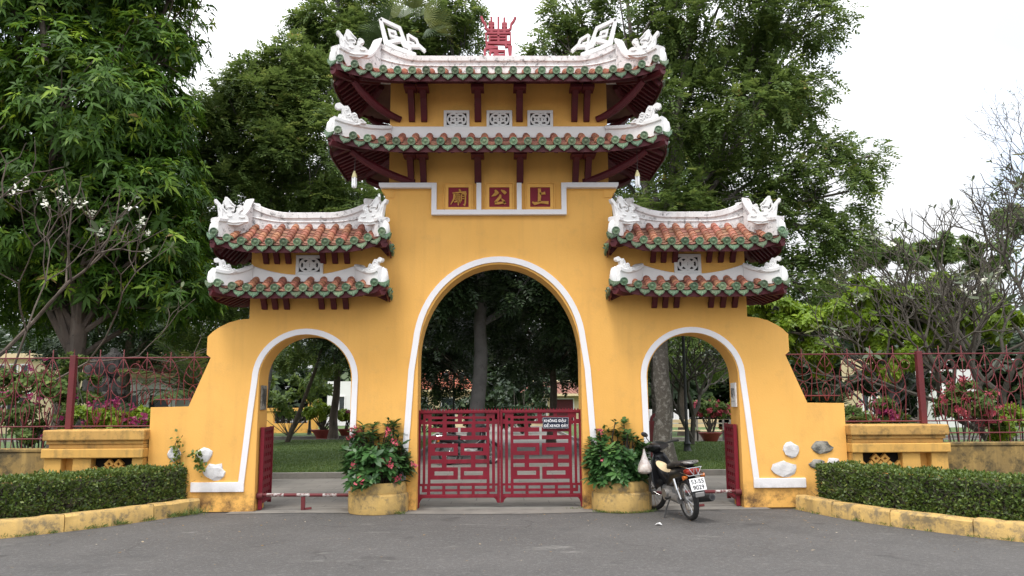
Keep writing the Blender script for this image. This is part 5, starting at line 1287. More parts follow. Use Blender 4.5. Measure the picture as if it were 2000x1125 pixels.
# lime-green trees at right
lime = LB([(1560, 640, .5), (1640, 610, .55), (1700, 640, .6), (1600, 690, .45), (1760, 600, .55), (1690, 570, .4), (1850, 640, .6), (1820, 570, .5), (1930, 620, .6), (1510, 600, .4), (1740, 690, .6), (1480, 590, .25), (1520, 640, .35)], 16.0)
tree('lime_green_tree', 'bright lime-green young tree above the right fence', 'small trees in the park', (7.8, 16.1, 0), (7.9, 16.0, 1.9), 0.08, lime, 'small', 10000, M['leaf_lime'], 'bark_grey', size=0.95, sub=18, twigs=2)
mid_r = LB([(1780, 500, 1.0), (1850, 480, .9), (1700, 500, .8), (1930, 500, 1.1), (1980, 430, .9), (1780, 600, 1.2), (1900, 600, 1.2), (1640, 560, .9)], 33.0)
tree('shade_tree', 'mid-green rounded tree beyond the bare tree on the right', 'small trees in the park', (17.5, 33.2, 0), (17.8, 33, 4.5), 0.2, mid_r, 'small', 3600, M['leaf_rose'], 'bark', size=1.7, sub=16)

# shaded interior of the park, seen through the arches
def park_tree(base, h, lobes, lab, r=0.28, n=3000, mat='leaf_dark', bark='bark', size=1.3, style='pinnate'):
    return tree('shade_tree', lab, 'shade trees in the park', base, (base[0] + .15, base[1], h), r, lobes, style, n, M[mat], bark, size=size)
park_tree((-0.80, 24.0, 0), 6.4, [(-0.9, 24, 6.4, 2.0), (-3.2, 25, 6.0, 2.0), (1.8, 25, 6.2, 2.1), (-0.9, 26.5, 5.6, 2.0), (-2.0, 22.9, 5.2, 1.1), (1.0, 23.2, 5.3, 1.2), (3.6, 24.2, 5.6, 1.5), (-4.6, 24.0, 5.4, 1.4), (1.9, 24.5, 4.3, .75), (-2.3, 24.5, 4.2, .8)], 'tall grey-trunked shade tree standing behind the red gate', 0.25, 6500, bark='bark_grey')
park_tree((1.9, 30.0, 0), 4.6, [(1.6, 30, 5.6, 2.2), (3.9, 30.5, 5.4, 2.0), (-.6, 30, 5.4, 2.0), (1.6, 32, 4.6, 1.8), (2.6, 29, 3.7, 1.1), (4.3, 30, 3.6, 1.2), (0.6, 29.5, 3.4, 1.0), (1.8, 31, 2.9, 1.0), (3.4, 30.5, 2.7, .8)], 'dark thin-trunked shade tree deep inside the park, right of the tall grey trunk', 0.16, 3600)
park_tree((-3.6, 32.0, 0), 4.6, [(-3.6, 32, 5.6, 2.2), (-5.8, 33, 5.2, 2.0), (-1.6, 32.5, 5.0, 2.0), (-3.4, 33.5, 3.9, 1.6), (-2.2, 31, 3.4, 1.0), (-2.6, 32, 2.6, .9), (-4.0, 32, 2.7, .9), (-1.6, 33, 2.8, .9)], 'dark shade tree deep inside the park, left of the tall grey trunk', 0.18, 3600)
park_tree((-7.6, 36.8, 0), 4.2, [(-7.6, 37, 5.4, 2.0), (-9.6, 37, 4.6, 1.7), (-5.9, 37, 4.4, 1.4), (-7.4, 36, 3.9, 1.0), (-8.6, 38, 6.5, 2)], 'black-trunked tree beyond the potted shrubs in the left side arch', 0.20, 4200, mat='leaf_rose', size=1.2)
park_tree((8.4, 37.0, 0), 3.6, [(8.4, 37, 4.8, 2.0), (10.4, 38, 4.4, 1.8), (6.6, 38, 4.6, 1.6), (9, 39, 6, 2)], 'rounded shade tree at the back of the lawn in the right side arch', 0.2, 3200, mat='leaf_rose', size=1.2)
park_tree((-13.5, 29.0, 0), 4.4, [(-13.5, 29, 5.2, 2.2), (-11.2, 29.5, 5.0, 2.0), (-15.8, 30, 5.2, 2.2), (-12, 30, 7, 2.4), (-10, 31, 6.4, 2.2), (-9.6, 29.4, 4.4, 1.2)], 'dark shade tree behind the left fence and the rockery', 0.22, 4200)
leaning = tag(empty('leaning_tree', (-8.7, 33.0, 0)), 'thin dark tree leaning to the right in the left side arch', 'tree', 'small trees in the park')
MB().tube([(-8.7, 33, 0), (-8.1, 33, 1.6), (-7.5, 33.1, 3.4), (-7.2, 33.1, 5.2)], [0.11, 0.085, 0.07, 0.05], 8).build('trunk', M['bark'], leaning, smooth=True)
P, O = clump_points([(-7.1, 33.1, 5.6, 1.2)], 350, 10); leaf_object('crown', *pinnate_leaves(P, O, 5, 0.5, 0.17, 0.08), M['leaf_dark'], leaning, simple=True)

# the far wood closing the view
fl = []
for i in range(46):
    a = R(-62 + i * 124 / 45); d = rng.uniform(66, 76); h = rng.uniform(5.0, 9.5)
    fl.append((d * math.sin(a), d * math.cos(a), h * 0.62, h * 0.62)); fl.append((d * math.sin(a) + rng.uniform(-2, 2), d * math.cos(a) - 2, 2.2, 2.6)); fl.append((d * math.sin(a) + rng.uniform(-2, 2), d * math.cos(a) - 3, 4.6, 2.8))
P, O = clump_points(fl, 14000, 20, 0.4); a = pinnate_leaves(P, O, 3, 1.0, 0.80, 0.50)
tag(leaf_object('distant_wood', *a, M['leaf_dark'], simple=True, kind='stuff'), 'distant dark wood closing the view behind the park', 'wood')

# ------------------------------------------------------------------ frangipanis: bare forking boughs, few leaves
def frangipani(name, lab, base, stems, depth, seed, leaves, flowers, trunk=None, lsize=0.20, bark='twig'):
    rs = random.Random(seed); t = tag(empty(name, base), lab, 'tree', 'bare-branched trees')
    m = MB(); tips = []
    if trunk: m.tube(bent(*trunk[:2], 8, 0.02), taper(trunk[2], trunk[2] * .7, 8), 8)
    def grow(p, d, L, r, k):
        q = p + d * L; mid = p + d * L * 0.5 + Vector((rs.uniform(-1, 1), rs.uniform(-1, 1), rs.uniform(-1, .3))) * L * 0.09
        m.tube([p, mid, q], [r, r * 0.86, r * 0.74], 6 if r > 0.03 else 5, caps=False)
        if k == 0 or r < 0.0055:
            m.tube([q, q + d * 0.05], [r * 0.8, r * 0.5], 5); tips.append((q + d * 0.05, d)); return
        nf = 3 if rs.random() < 0.42 else 2
        ax = Vector((rs.uniform(-1, 1), rs.uniform(-1, 1), rs.uniform(-1, 1)))
        ax = (ax - d * ax.dot(d)).normalized()
        for j in range(nf):
            s = Matrix.Rotation(2 * math.pi * j / nf + rs.uniform(-.4, .4), 3, d) @ ax
            sp = rs.uniform(0.42, 0.72)
            nd = (d * math.cos(sp) + s * math.sin(sp) + Vector((0, 0, 0.16))).normalized()
            grow(q, nd, L * rs.uniform(0.66, 0.88), r * 0.72, k - 1)
    for p, d, L, r in stems: grow(Vector(p), Vector(d).normalized(), L, r, depth)
    m.build('branches', M[bark], t, smooth=True, fix=False)
    sel = [x for x in tips if rs.random() < leaves]
    if sel:
        P = np.array([x[0] for x in sel]); O = np.array([x[1] for x in sel]); a = whorl_leaves(P, O, 4, lsize, lsize * .31, tilt=0.55, up=0.3)
        leaf_object('leaves', *a, M['leaf_plumeria'], t, droop=0.15)
    sel = [x for x in tips if rs.random() < flowers]
    if sel:
        P = np.repeat(np.array([x[0] for x in sel]), 4, 0) + rng.normal(size=(len(sel) * 4, 3)) * 0.035; O = np.repeat(np.array([x[1] for x in sel]), 4, 0)
        a = whorl_leaves(P, unit(O + rand_dirs(len(O)) * .7), 5, 0.055, 0.032, tilt=0.5, up=0.2); leaf_object('flowers', *a, M['petal_white'], t, kind='stuff')
    return t, tips
frangipani('frangipani_tree', 'bare-branched frangipani with many forking grey boughs behind the right fence', (9.55, 14.6, 0),
           [((9.55, 14.6, 0), (-0.55, 0.1, 0.85), 1.25, 0.085), ((9.5, 14.7, 0.05), (-0.05, 0.1, 1.0), 1.65, 0.078), ((9.6, 14.7, 0.05), (0.45, 0.1, 1.0), 1.6, 0.075)], 7, 12, 0.10, 0.015)
frangipani('frangipani_tree', 'sparse frangipani with white blossoms and pale leaves at the left edge', (-9.6, 14.2, 0),
           [((-9.6, 14.2, 0), (0.12, 0.0, 1.0), 2.1, 0.062), ((-9.55, 14.2, 0.7), (0.75, -0.1, 0.75), 1.5, 0.034)], 5, 8, 0.3, 0.12, bark='bark')
frangipani('frangipani_tree', 'small bare frangipani on the lawn seen through the right side arch', (6.9, 29.0, 0.1), [((6.9, 29, 0.08), (0.1, 0, 1), 1.1, 0.11), ((6.95, 29, 0.3), (-0.5, 0, 1), 1.0, 0.08)], 5, 5, 0.35, 0.05)

frangipani('airy_tree', 'thin airy tree with sparse twigs at the right edge of the sky', (17.9, 24.3, 0), [((17.8, 24.3, 5.0), (-0.2, 0, 1), 1.4, 0.036), ((17.85, 24.3, 4.2), (0.4, 0, 1), 1.5, 0.036), ((17.85, 24.3, 5.0), (0.0, .2, 1), 1.9, 0.036)], 6, 21, 0.35, 0.0, trunk=((17.9, 24.3, 0), (17.8, 24.3, 5.05), 0.10), lsize=0.09)

# ------------------------------------------------------------------ palms and fronds
def fronds(P0, n, L, mat, parent, el=(0.1, 1.1), pairs=26, lw=(0.30, 0.028), name='fronds', droop=0.7, az=(0, 6.283)):
    rc = MB(); PP, DD, NN, LL, TT = [], [], [], [], []
    for i in range(n):
        a = rng.uniform(*az); e = rng.uniform(*el); d = np.array([math.cos(a) * math.cos(e), math.sin(a) * math.cos(e), math.sin(e)]); l = L * rng.uniform(0.75, 1.1); age = rng.uniform(0, 1)
        pts = [np.array(P0) + d * l * f - np.array([0, 0, 1]) * droop * l * f * f * 0.55 for f in np.linspace(0, 1, 9)]
        rc.tube([tuple(p) for p in pts], taper(0.018, 0.004, 8), 4, caps=False)
        side = unit(np.cross(d, np.array([0, 0, 1.0])))
        for k in range(pairs):
            f = 0.12 + 0.88 * k / pairs; j = f * 8; i0 = min(7, int(j)); p = pts[i0] + (pts[i0+1] - pts[i0]) * (j - i0); tn = unit(pts[i0+1] - pts[i0])
            for s in (-1, 1):
                PP.append(p); DD.append(unit(side * s + tn * 0.75 + np.array([0, 0, rng.uniform(-.35, .1)]))); NN.append(unit(np.cross(side, tn) + rng.normal(size=3) * .1)); LL.append(lw[0] * (0.35 + 1.2 * math.sin(math.pi * (0.12 + 0.8 * f)) * 0.7)); TT.append(age + rng.uniform(-.1, .1))
    rc.build('stalks', M['twig'], parent, smooth=True, fix=False)
    leaf_object(name, np.array(PP), np.array(DD), np.array(NN), np.array(LL), lw[1], np.array(TT), mat, parent, droop=0.15)
def fan_palm(base, top, n, L, lab, r=0.14):
    t = tag(empty('fan_palm', base), lab, 'palm', 'palms in the park'); tr = MB(); tr.tube(bent(base, top, 8, 0.02), taper(r, r * 0.8, 8), 9); tr.build('trunk', M['bark_grey'], t, smooth=True)
    PP, DD, NN, LL, TT = [], [], [], [], []
    for i in range(n):
        d = unit(rng.normal(size=3) + np.array([0, 0, 0.7])); c = np.array(top) + d * L * 0.55; s = unit(np.cross(d, rng.normal(size=3))); age = rng.uniform()
        for k in range(20):
            a = (k / 19 - 0.5) * 2.1; PP.append(c); DD.append(unit(d * math.cos(a) + s * math.sin(a) + np.array([0, 0, -.08]))); NN.append(unit(np.cross(d, s) + rng.normal(size=3) * .1)); LL.append(L * 0.6 * (1 - 0.25 * abs(a))); TT.append(age)
    leaf_object('crown', np.array(PP), np.array(DD), np.array(NN), np.array(LL), 0.030, np.array(TT), M['palm'], t, droop=0.2)
p = at(800, 52, 22.3)
fan_palm((p.x, 22.3, 0), (p.x, 22.3, p.z - 0.35), 30, 1.5, 'fan palm rising behind the upper roof left of the emblem', 0.16)
p = at(1800, 440, 29.0)
def clump_palm(base, n, L, lab, stems=0):
    t = tag(empty('clump_palm', base), lab, 'palm', 'palms in the park')
    st = MB()
    for k in range(max(1, stems)):
        a = k * 2.4; st.tube([(base[0] + .1 * math.cos(a), base[1] + .1 * math.sin(a), 0), (base[0] + .25 * math.cos(a), base[1] + .2 * math.sin(a), base[2] + 0.9)], [0.05, 0.04], 6)
    st.build('stems', M['bark_grey'], t, smooth=True); fronds((base[0], base[1], base[2] + 0.85), n, L, M['palm'], t, el=(0.25, 1.35), lw=(0.34, 0.034))
    return t
clump_palm((-6.15, 16.5, 0.9), 20, 2.0, 'yellow-green clump palm left of the gate above the fence', 4)
clump_palm((5.9, 14.6, 0.0), 16, 1.4, 'low leafy palm behind the right shoulder of the gate', 2)
clump_palm((-7.3, 15.6, 0.1), 14, 1.1, 'low fern-like palm in front of the rockery', 1)

# ------------------------------------------------------------------ hedges
def hedge(ev, Ltot, lab, n=26000, d0=0.0):
    c0 = ev(0.3); t = tag(empty('clipped_hedge', (c0.x, c0.y, 0)), lab, 'hedge', 'clipped hedges')
    sgn = -1 if c0.x < 0 else 1
    H, Wd, off = 0.665, 0.58, 0.15
    def frame(d):
        c = ev(d); tt = (ev(d + .05) - ev(d - .05)).normalized(); nn = Vector((-tt.y, tt.x))
        if nn.y < 0: nn = -nn
        return c, nn
    d = rng.uniform(d0, Ltot, n); which = rng.uniform(0, 1, n); P = np.zeros((n, 3)); O = np.zeros((n, 3))
    fr = {}
    for i in range(n):
        k = round(d[i], 2)
        if k not in fr: fr[k] = frame(k)
        c, nn = fr[k]; u = rng.uniform(); w_ = which[i]; bulge = 0.035 * mnoise.noise(Vector((d[i] * 2.2, u * 3, sgn * 5))) + 0.02 * mnoise.noise(Vector((d[i] * 7, u * 8, sgn)))
        if w_ < 0.55: a, z = off - bulge - 0.02 + rng.exponential(0.025), 0.10 + (H - 0.10) * u; o = (-nn.x, -nn.y, 0.35)
        elif w_ < 0.86: a, z = off + u * Wd, H + bulge * 1.3 + rng.normal() * 0.012; o = (0, 0, 1)
        else: a, z = off + Wd - rng.exponential(0.03), 0.1 + (H - .1) * u; o = (nn.x, nn.y, .2)
        if w_ < 0.55 and mnoise.noise(Vector((d[i] * 3.1, z * 5.5, sgn * 9))) > 0.12 + 0.5 * rng.uniform(): a += 0.07
        P[i] = (c.x + nn.x * a, c.y + nn.y * a, z); O[i] = o
    # the near end face
    m = 2600; c, nn = frame(d0); tt = Vector((nn.y, -nn.x))
    u = rng.uniform(0, 1, m); z = rng.uniform(0.08, H, m); jit = rng.normal(size=m) * 0.02
    Pe = np.stack([c.x + nn.x * (off + u * Wd) + tt.x * jit, c.y + nn.y * (off + u * Wd) + tt.y * jit, z], 1); e_dir = (ev(d0) - ev(d0 + .1)).normalized()
    P = np.concatenate([P, Pe]); O = np.concatenate([O, np.tile([e_dir.x, e_dir.y, 0.3], (m, 1))]); n2 = len(P)
    D = unit(O * 0.55 + rand_dirs(n2) * 0.9 + np.array([0, 0, 0.25])); N = unit(O + rand_dirs(n2) * 0.6)
    leaf_object('foliage', P, D, N, rng.uniform(0.032, 0.060, n2), rng.uniform(0.022, 0.036, n2), rng.beta(1.2, 2.2, n2), M['leaf_hedge'], t, simple=True)
    tw = MB()
    for i in range(900):
        dd = rng.uniform(d0, Ltot); c, nn = frame(dd); a = off + rng.uniform(0.0, Wd); z = rng.uniform(0.05, 0.45); q = Vector((c.x + nn.x * a, c.y + nn.y * a, z))
        tw.tube([q, q + Vector((rng.normal() * .06, rng.normal() * .06, rng.uniform(.12, .26)))], [0.006, 0.003], 3, caps=False)
    for i in range(1900):
        dd = rng.uniform(d0, Ltot); c, nn = frame(dd); a = off + rng.uniform(-0.015, 0.03); z = rng.uniform(0.1, 0.6); q = Vector((c.x + nn.x * a, c.y + nn.y * a, z))
        tw.tube([q, q + Vector((rng.normal() * .07, rng.normal() * .04, rng.uniform(.02, .12)))], [0.0035, 0.002], 3, caps=False)
    tw.build('twigs', M['twig'], t, fix=False)
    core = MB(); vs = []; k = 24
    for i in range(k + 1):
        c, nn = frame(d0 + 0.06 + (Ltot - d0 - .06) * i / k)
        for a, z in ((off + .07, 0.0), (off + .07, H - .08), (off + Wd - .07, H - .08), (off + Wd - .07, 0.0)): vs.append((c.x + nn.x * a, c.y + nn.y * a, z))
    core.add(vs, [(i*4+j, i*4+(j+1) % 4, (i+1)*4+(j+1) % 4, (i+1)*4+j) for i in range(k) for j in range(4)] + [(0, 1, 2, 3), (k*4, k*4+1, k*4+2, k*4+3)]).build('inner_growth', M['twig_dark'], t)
    return t
hedge(evL, LL, 'clipped dark green hedge curving along the left kerb', d0=0.10)
hedge(evR, LR, 'clipped dark green hedge curving along the right kerb', d0=0.25)

# creeper on the left wing wall
cr = tag(empty('wall_creeper', (-4.75, 12.48, 0.6)), 'small yellow-green creeper climbing the wall among the left white stones', 'plant')
path = [at(x, y, 12.46) for x, y in ((352, 905), (350, 885), (342, 868), (346, 858))]; path2 = [at(x, y, 12.42) for x, y in ((395, 918), (388, 900), (383, 885))]
st = MB(); st.tube(path, 0.006, 5); st.tube(path2, 0.006, 5); st.build('stem', M['twig'], cr)
P = np.array([tuple(random.choice(path).lerp(random.choice(path), random.random())) for _ in range(60)] + [tuple(random.choice(path2).lerp(random.choice(path2), random.random())) for _ in range(90)]) + rng.normal(size=(150, 3)) * np.array([.035, .02, .04]) - np.array([0, .03, 0])
D = unit(rng.normal(size=(150, 3)) + np.array([0, -.8, .2])); leaf_object('leaves', P, D, unit(rng.normal(size=(150, 3)) + np.array([0, -1.2, .6])), 0.065, 0.05, rng.beta(2, 1.5, 150), M['leaf_hedge'], cr, simple=True)

# ------------------------------------------------------------------ crown-of-thorns shrubs in the planters
def planter_shrub(x, lab, n, Hh, Wd, flowers, seed):
    rs = random.Random(seed); t = tag(empty('flowering_shrub', (x, 12.42, 0.41)), lab, 'shrub', 'shrubs in the round planters')
    m = MB(); tips = []
    for i in range(n):
        a = rs.uniform(0, 6.283); u = math.sqrt(rs.random()); top = Vector((x + math.cos(a) * u * Wd, 12.40 + math.sin(a) * u * Wd * 0.9, 0.42 + Hh * (1 - 0.50 * u * u) * rs.uniform(0.72, 1.05)))
        b = Vector((x + math.cos(a) * u * 0.22, 12.42 + math.sin(a) * u * 0.22, 0.40)); q = bent(b, top, 4, 0.08, 0.0); m.tube(q, taper(0.016, 0.008, 4), 5, caps=False)
        tips.append((top, (top - q[2]).normalized()))
        if rs.random() < 0.9:
            q2 = q[2] + Vector((rs.uniform(-.1, .1), rs.uniform(-.12, .05), rs.uniform(-.02, .1))); m.tube([q[2], q2], [0.010, 0.007], 5, caps=False); tips.append((q2, (q2 - q[2]).normalized()))
        for j in range(3):                                             # lower shoots skirt the rim
            a2 = rs.uniform(0, 6.283); q3 = Vector((x + math.cos(a2) * Wd * rs.uniform(.65, 1.0), 12.40 + math.sin(a2) * Wd * rs.uniform(.6, .95), 0.42 + rs.uniform(.03, 0.75) * Hh * 0.7)); tips.append((q3, Vector((math.cos(a2), math.sin(a2), 0.4)).normalized()))
    m.build('stems', M['twig_dark'], t, smooth=True, fix=False)
    P = np.array([p for p, d in tips]); O = np.array([d for p, d in tips])
    a = whorl_leaves(P, O, 12, 0.150, 0.058, tilt=0.35, up=0.6); leaf_object('leaves', *a, M['leaf_crown'], t, droop=0.10, fold=0.10)
    sel = [p for p in tips if rs.random() < flowers]
    if sel:
        FP = np.concatenate([np.array([p for p, d in sel]) + unit(np.array([d for p, d in sel]) + np.array([0, -.5, .5])) * 0.085 + rng.normal(size=(len(sel), 3)) * 0.026 for _ in range(5)])
        FO = unit(rand_dirs(len(FP)) + np.array([0, -.9, .5])); a = whorl_leaves(FP, FO, 4, 0.036, 0.040, tilt=0.25, up=0.0); leaf_object('flowers', *a, M['petal_pink'], t, simple=True, kind='stuff')
    return t
planter_shrub(-1.86, 'leafy shrub full of coral-pink flowers in the left planter', 50, 0.98, 0.50, 0.13, 2)
planter_shrub(1.80, 'dense glossy green shrub with a single pink bloom in the right planter', 56, 0.92, 0.46, 0.010, 5)

# ------------------------------------------------------------------ bougainvilleas and garden shrubs
def bush(base, lobes, lab, mat, petal=None, n=700, pf=0.5, size=1.0, name='garden_shrub', grp='flowering shrubs in the park', stem=True):
    t = tag(empty(name, base), lab, 'shrub', grp); b = Vector(base)
    m = MB()
    for (x, y, z, r) in lobes:
        for k in range(4): 
            d = Vector(rng.normal(size=3)).normalized(); m.tube(bent(b, Vector((x, y, z)) + d * r * .7, 4, 0.1), taper(0.022, 0.006, 4), 4, caps=False)
    m.build('stems', M['twig'], t, smooth=True, fix=False)
    P, O = clump_points(lobes, n, 9, 0.3); a = whorl_leaves(P, O, 6, 0.085 * size, 0.05 * size, tilt=0.3); leaf_object('leaves', *a, M[mat], t, simple=True)
    if petal:
        k = int(n * pf); P, O = clump_points([(x, y - .05, z + r * .15, r * 1.02) for x, y, z, r in lobes], k, 7, 0.7); a = whorl_leaves(P, O, 6, 0.06 * size, 0.05 * size, tilt=0.4); leaf_object('blossoms', *a, M[petal], t, simple=True)
    return t
def bl(rows, Y): return LB(rows, Y)
bush((-8.0, 14.0, 0), bl([(40, 800, .45), (100, 770, .42), (10, 760, .4), (130, 800, .35), (70, 840, .35), (60, 740, .35)], 14.0), 'bougainvillea with magenta bracts behind the fence at the left edge', 'leaf_rose', 'petal_magenta', 1300, 0.05)
bush((-6.1, 13.8, 0), bl([(180, 815, .28), (230, 812, .30), (275, 815, .25)], 13.8), 'low lime-leaved bush with a few magenta flowers beside the left plinth', 'leaf_lime', 'petal_magenta', 700, 0.10)
bush((-7.5, 15.0, 0), bl([(160, 770, .45), (130, 720, .4), (110, 760, .4)], 15.0), 'green bush rising beside the red fence post on the left', 'leaf_rose', None, 700)
bush((8.0, 14.0, 0), bl([(1850, 795, .35), (1905, 790, .38), (1880, 765, .3), (1930, 812, .3)], 14.0), 'red and pink bougainvillea behind the right fence', 'leaf_rose', 'petal_red', 900, 0.16)
bush((6.3, 14.2, 0), bl([(1690, 815, .30), (1745, 815, .28), (1720, 790, .22)], 14.2), 'small magenta-flowered shrub behind the right plinth', 'leaf_rose', 'petal_magenta', 500, 0.14)
bush((9.2, 14.0, 0), bl([(1975, 825, .35), (2020, 800, .4), (1960, 850, .3)], 14.0), 'leafy green shrub at the right edge behind the fence', 'leaf_lime', None, 600)
bush((7.6, 16.5, 0), bl([(1760, 760, .5), (1700, 750, .45), (1820, 740, .5), (1640, 760, .5)], 17.5), 'dark green shrub deep behind the right fence', 'leaf_dark', None, 900, size=1.4)

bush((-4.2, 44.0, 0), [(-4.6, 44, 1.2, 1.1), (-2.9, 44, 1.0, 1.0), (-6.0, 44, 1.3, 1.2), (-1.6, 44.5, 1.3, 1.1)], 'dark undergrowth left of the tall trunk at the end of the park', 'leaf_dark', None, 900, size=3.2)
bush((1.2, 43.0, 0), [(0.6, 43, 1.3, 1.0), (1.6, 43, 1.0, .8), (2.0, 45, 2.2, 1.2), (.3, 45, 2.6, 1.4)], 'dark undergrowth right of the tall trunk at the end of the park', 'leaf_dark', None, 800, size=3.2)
bush((-10.5, 40.5, 0), [(-10.6, 40.5, 1.9, 1.0), (-9.4, 40.6, 2.6, 1.2), (-12, 40.5, 2.2, 1.3)], 'mixed green shrubs before the balustrade in the left side arch', 'leaf_rose', None, 700, size=2.6)
def potted(px, py, lab, lobes_rel, mat, petal, sc=1.0, pf=0.4):
    g = on_ground(px, py, 0.02 if py > 860 else 0.0); t = tag(empty('potted_shrub', (g.x, g.y, 0.0)), lab, 'potted plant', 'potted shrubs on the lawn edge')
    c = (g.x, g.y)
    MB().lathe([(0.0, 0.0), (0.26 * sc, 0.0), (0.27 * sc, 0.05), (0.25 * sc, 0.07), (0.38 * sc, 0.30), (0.47 * sc, 0.40), (0.49 * sc, 0.43), (0.47 * sc, 0.45), (0.42 * sc, 0.44), (0.38 * sc, 0.38), (0.0, 0.37)], 28, c).build('pot', M['pot'], t, smooth=True, auto=40)
    L = [(g.x + a * sc, g.y + b * sc, 0.4 + z * sc, r * sc) for a, b, z, r in lobes_rel]
    m = MB()
    for (x, y, z, r) in L:
        for k in range(3): m.tube(bent((g.x + rng.uniform(-.1, .1), g.y, 0.36), (x + rng.normal() * .1, y, z), 4, .08), taper(0.04 * sc, 0.012, 4), 5, caps=False)
    m.build('stems', M['twig'], t, smooth=True, fix=False)
    P, O = clump_points(L, 800, 12, 0.3); leaf_object('leaves', *whorl_leaves(P, O, 7, 0.13, 0.07, tilt=.3), M[mat], t, simple=True)
    if petal: P, O = clump_points([(x, y - .1, z + .08, r) for x, y, z, r in L], int(420 * pf), 8, 0.7); leaf_object('blossoms', *whorl_leaves(P, O, 6, 0.10, 0.08, tilt=.4), M[petal], t, simple=True)
potted(630, 858, 'lime-green shrub in a red clay pot, the bigger one in the left arch', [(0, 0, .75, .6), (.5, 0, .7, .45), (-.5, 0, .75, .45)], 'leaf_lime', None, 1.15)
potted(676, 856, 'potted shrub with a magenta bloom at the edge of the left arch', [(0, 0, .75, .45), (.25, 0, .9, .35)], 'leaf_lime', 'petal_magenta', 0.85, 0.06)
potted(1388, 866, 'potted bougainvillea thick with red flowers in the right arch', [(0, 0, .9, .45), (.4, 0, .95, .4), (-.35, 0, 1.0, .4), (.1, 0, 1.2, .35)], 'leaf_rose', 'petal_red', 0.95, 0.40)
potted(1421, 850, 'round green potted shrub at the edge of the right arch', [(0, 0, .8, .5), (.2, 0, .9, .4)], 'leaf_lime', None, 1.0)

# ------------------------------------------------------------------ grass
def grass(name, x0, x1, y0, y1, n, z, h, lab):
    P = np.stack([rng.uniform(x0, x1, n), y0 + (y1 - y0) * rng.uniform(0, 1, n) ** 1.5, np.full(n, z)], 1); D = unit(rng.normal(size=(n, 3)) * np.array([.5, .5, .1]) + np.array([0, 0, 1]))
    tag(leaf_object(name, P, D, unit(rng.normal(size=(n, 3)) * np.array([1, 1, .05])), h * rng.uniform(.5, 1.3, n), 0.016, rng.beta(1.8, 2.2, n), M['grass'], simple=True, kind='stuff'), lab, 'grass')
grass('lawn_grass', -8.9, -2.7, 18.05, 35.0, 30000, 0.095, 0.055, 'short lawn grass seen through the left side arch')
grass('lawn_grass', 3.1, 8.5, 18.05, 31.0, 30000, 0.095, 0.055, 'short lawn grass seen through the right side arch')
def tufts(name, spots, lab):
    PP, DD, NN, LL, TT = [], [], [], [], []
    for x, y, k, r, h in spots:
        for i in range(k):
            PP.append((x + rng.normal() * r, y + rng.normal() * r * .6, 0.0)); DD.append((rng.normal() * .5, rng.normal() * .5, 1)); NN.append((rng.normal(), rng.normal(), .1)); LL.append(h * rng.uniform(.4, 1.2)); TT.append(rng.beta(2, 2))
    tag(leaf_object(name, np.array(PP), np.array(DD, float), np.array(NN, float), np.array(LL), 0.007, np.array(TT), M['grass'], kind='stuff', droop=0.3), lab, 'weeds')
sp = []
for i in range(46):
    d = rng.uniform(0, LL * 0.62); c = evL(d); tt = (evL(d + .05) - evL(d - .05)).normalized(); nn = Vector((-tt.y, tt.x)); nn = -nn if nn.y > 0 else nn
    sp.append((c.x + nn.x * .12, c.y + nn.y * .12, int(rng.uniform(6, 40)), 0.04, rng.uniform(.05, .15)))
sp += [(-4.62, 12.20, 160, 0.12, .17), (-4.75, 12.05, 120, 0.10, .15)]
tufts('kerb_weeds', sp, 'weeds and grass growing at the foot of the left kerb')
sp = []
for i in range(40):
    d = rng.uniform(0, LR * 0.6); c = evR(d); tt = (evR(d + .05) - evR(d - .05)).normalized(); nn = Vector((-tt.y, tt.x)); nn = -nn if nn.y > 0 else nn
    sp.append((c.x + nn.x * .115, c.y + nn.y * .115, int(rng.uniform(4, 22)), 0.04, rng.uniform(.03, .09)))
for a in np.linspace(-2.6, -0.4, 14): sp.append((1.85 + .47 * math.cos(a), 12.42 + .47 * math.sin(a), int(rng.uniform(15, 50)), .05, .06))
sp += [(-1.48, 12.06, 60, .05, .10), (1.30, 12.6, 26, .04, .07), (1.12, 12.5, 22, .05, .05)]
tufts('kerb_weeds', sp, 'thin weeds along the right kerb and round the planters')
n = 520
P = np.stack([rng.uniform(-7, 7, n), 12.15 - np.abs(rng.normal(size=n)) * 1.9, rng.uniform(0.001, 0.004, n)], 1); D = unit(rng.normal(size=(n, 3)) * np.array([1, 1, .08]))
leaf_object('leaf_litter', P, D, unit(rng.normal(size=(n, 3)) * .25 + np.array([0, 0, 1])), rng.uniform(.012, .05, n), rng.uniform(.006, .022, n), rng.beta(1.3, 1.6, n), M['litter'], simple=True, kind='stuff')
tag(bpy.data.objects['leaf_litter'], 'dry leaf fragments scattered over the asphalt', 'litter')
g = on_ground(1286, 1026)
o = MB().add([(g.x - .05, g.y, .004), (g.x - .01, g.y - .03, .03), (g.x + .05, g.y - .01, .006), (g.x + .03, g.y + .04, .035), (g.x - .02, g.y + .03, .02)], [(0, 1, 4), (1, 2, 3), (1, 3, 4)]).build('paper_scrap', M['plate_white'], fix=False)
tag(o, 'crumpled white paper scrap on the road near the motorbike', 'litter')

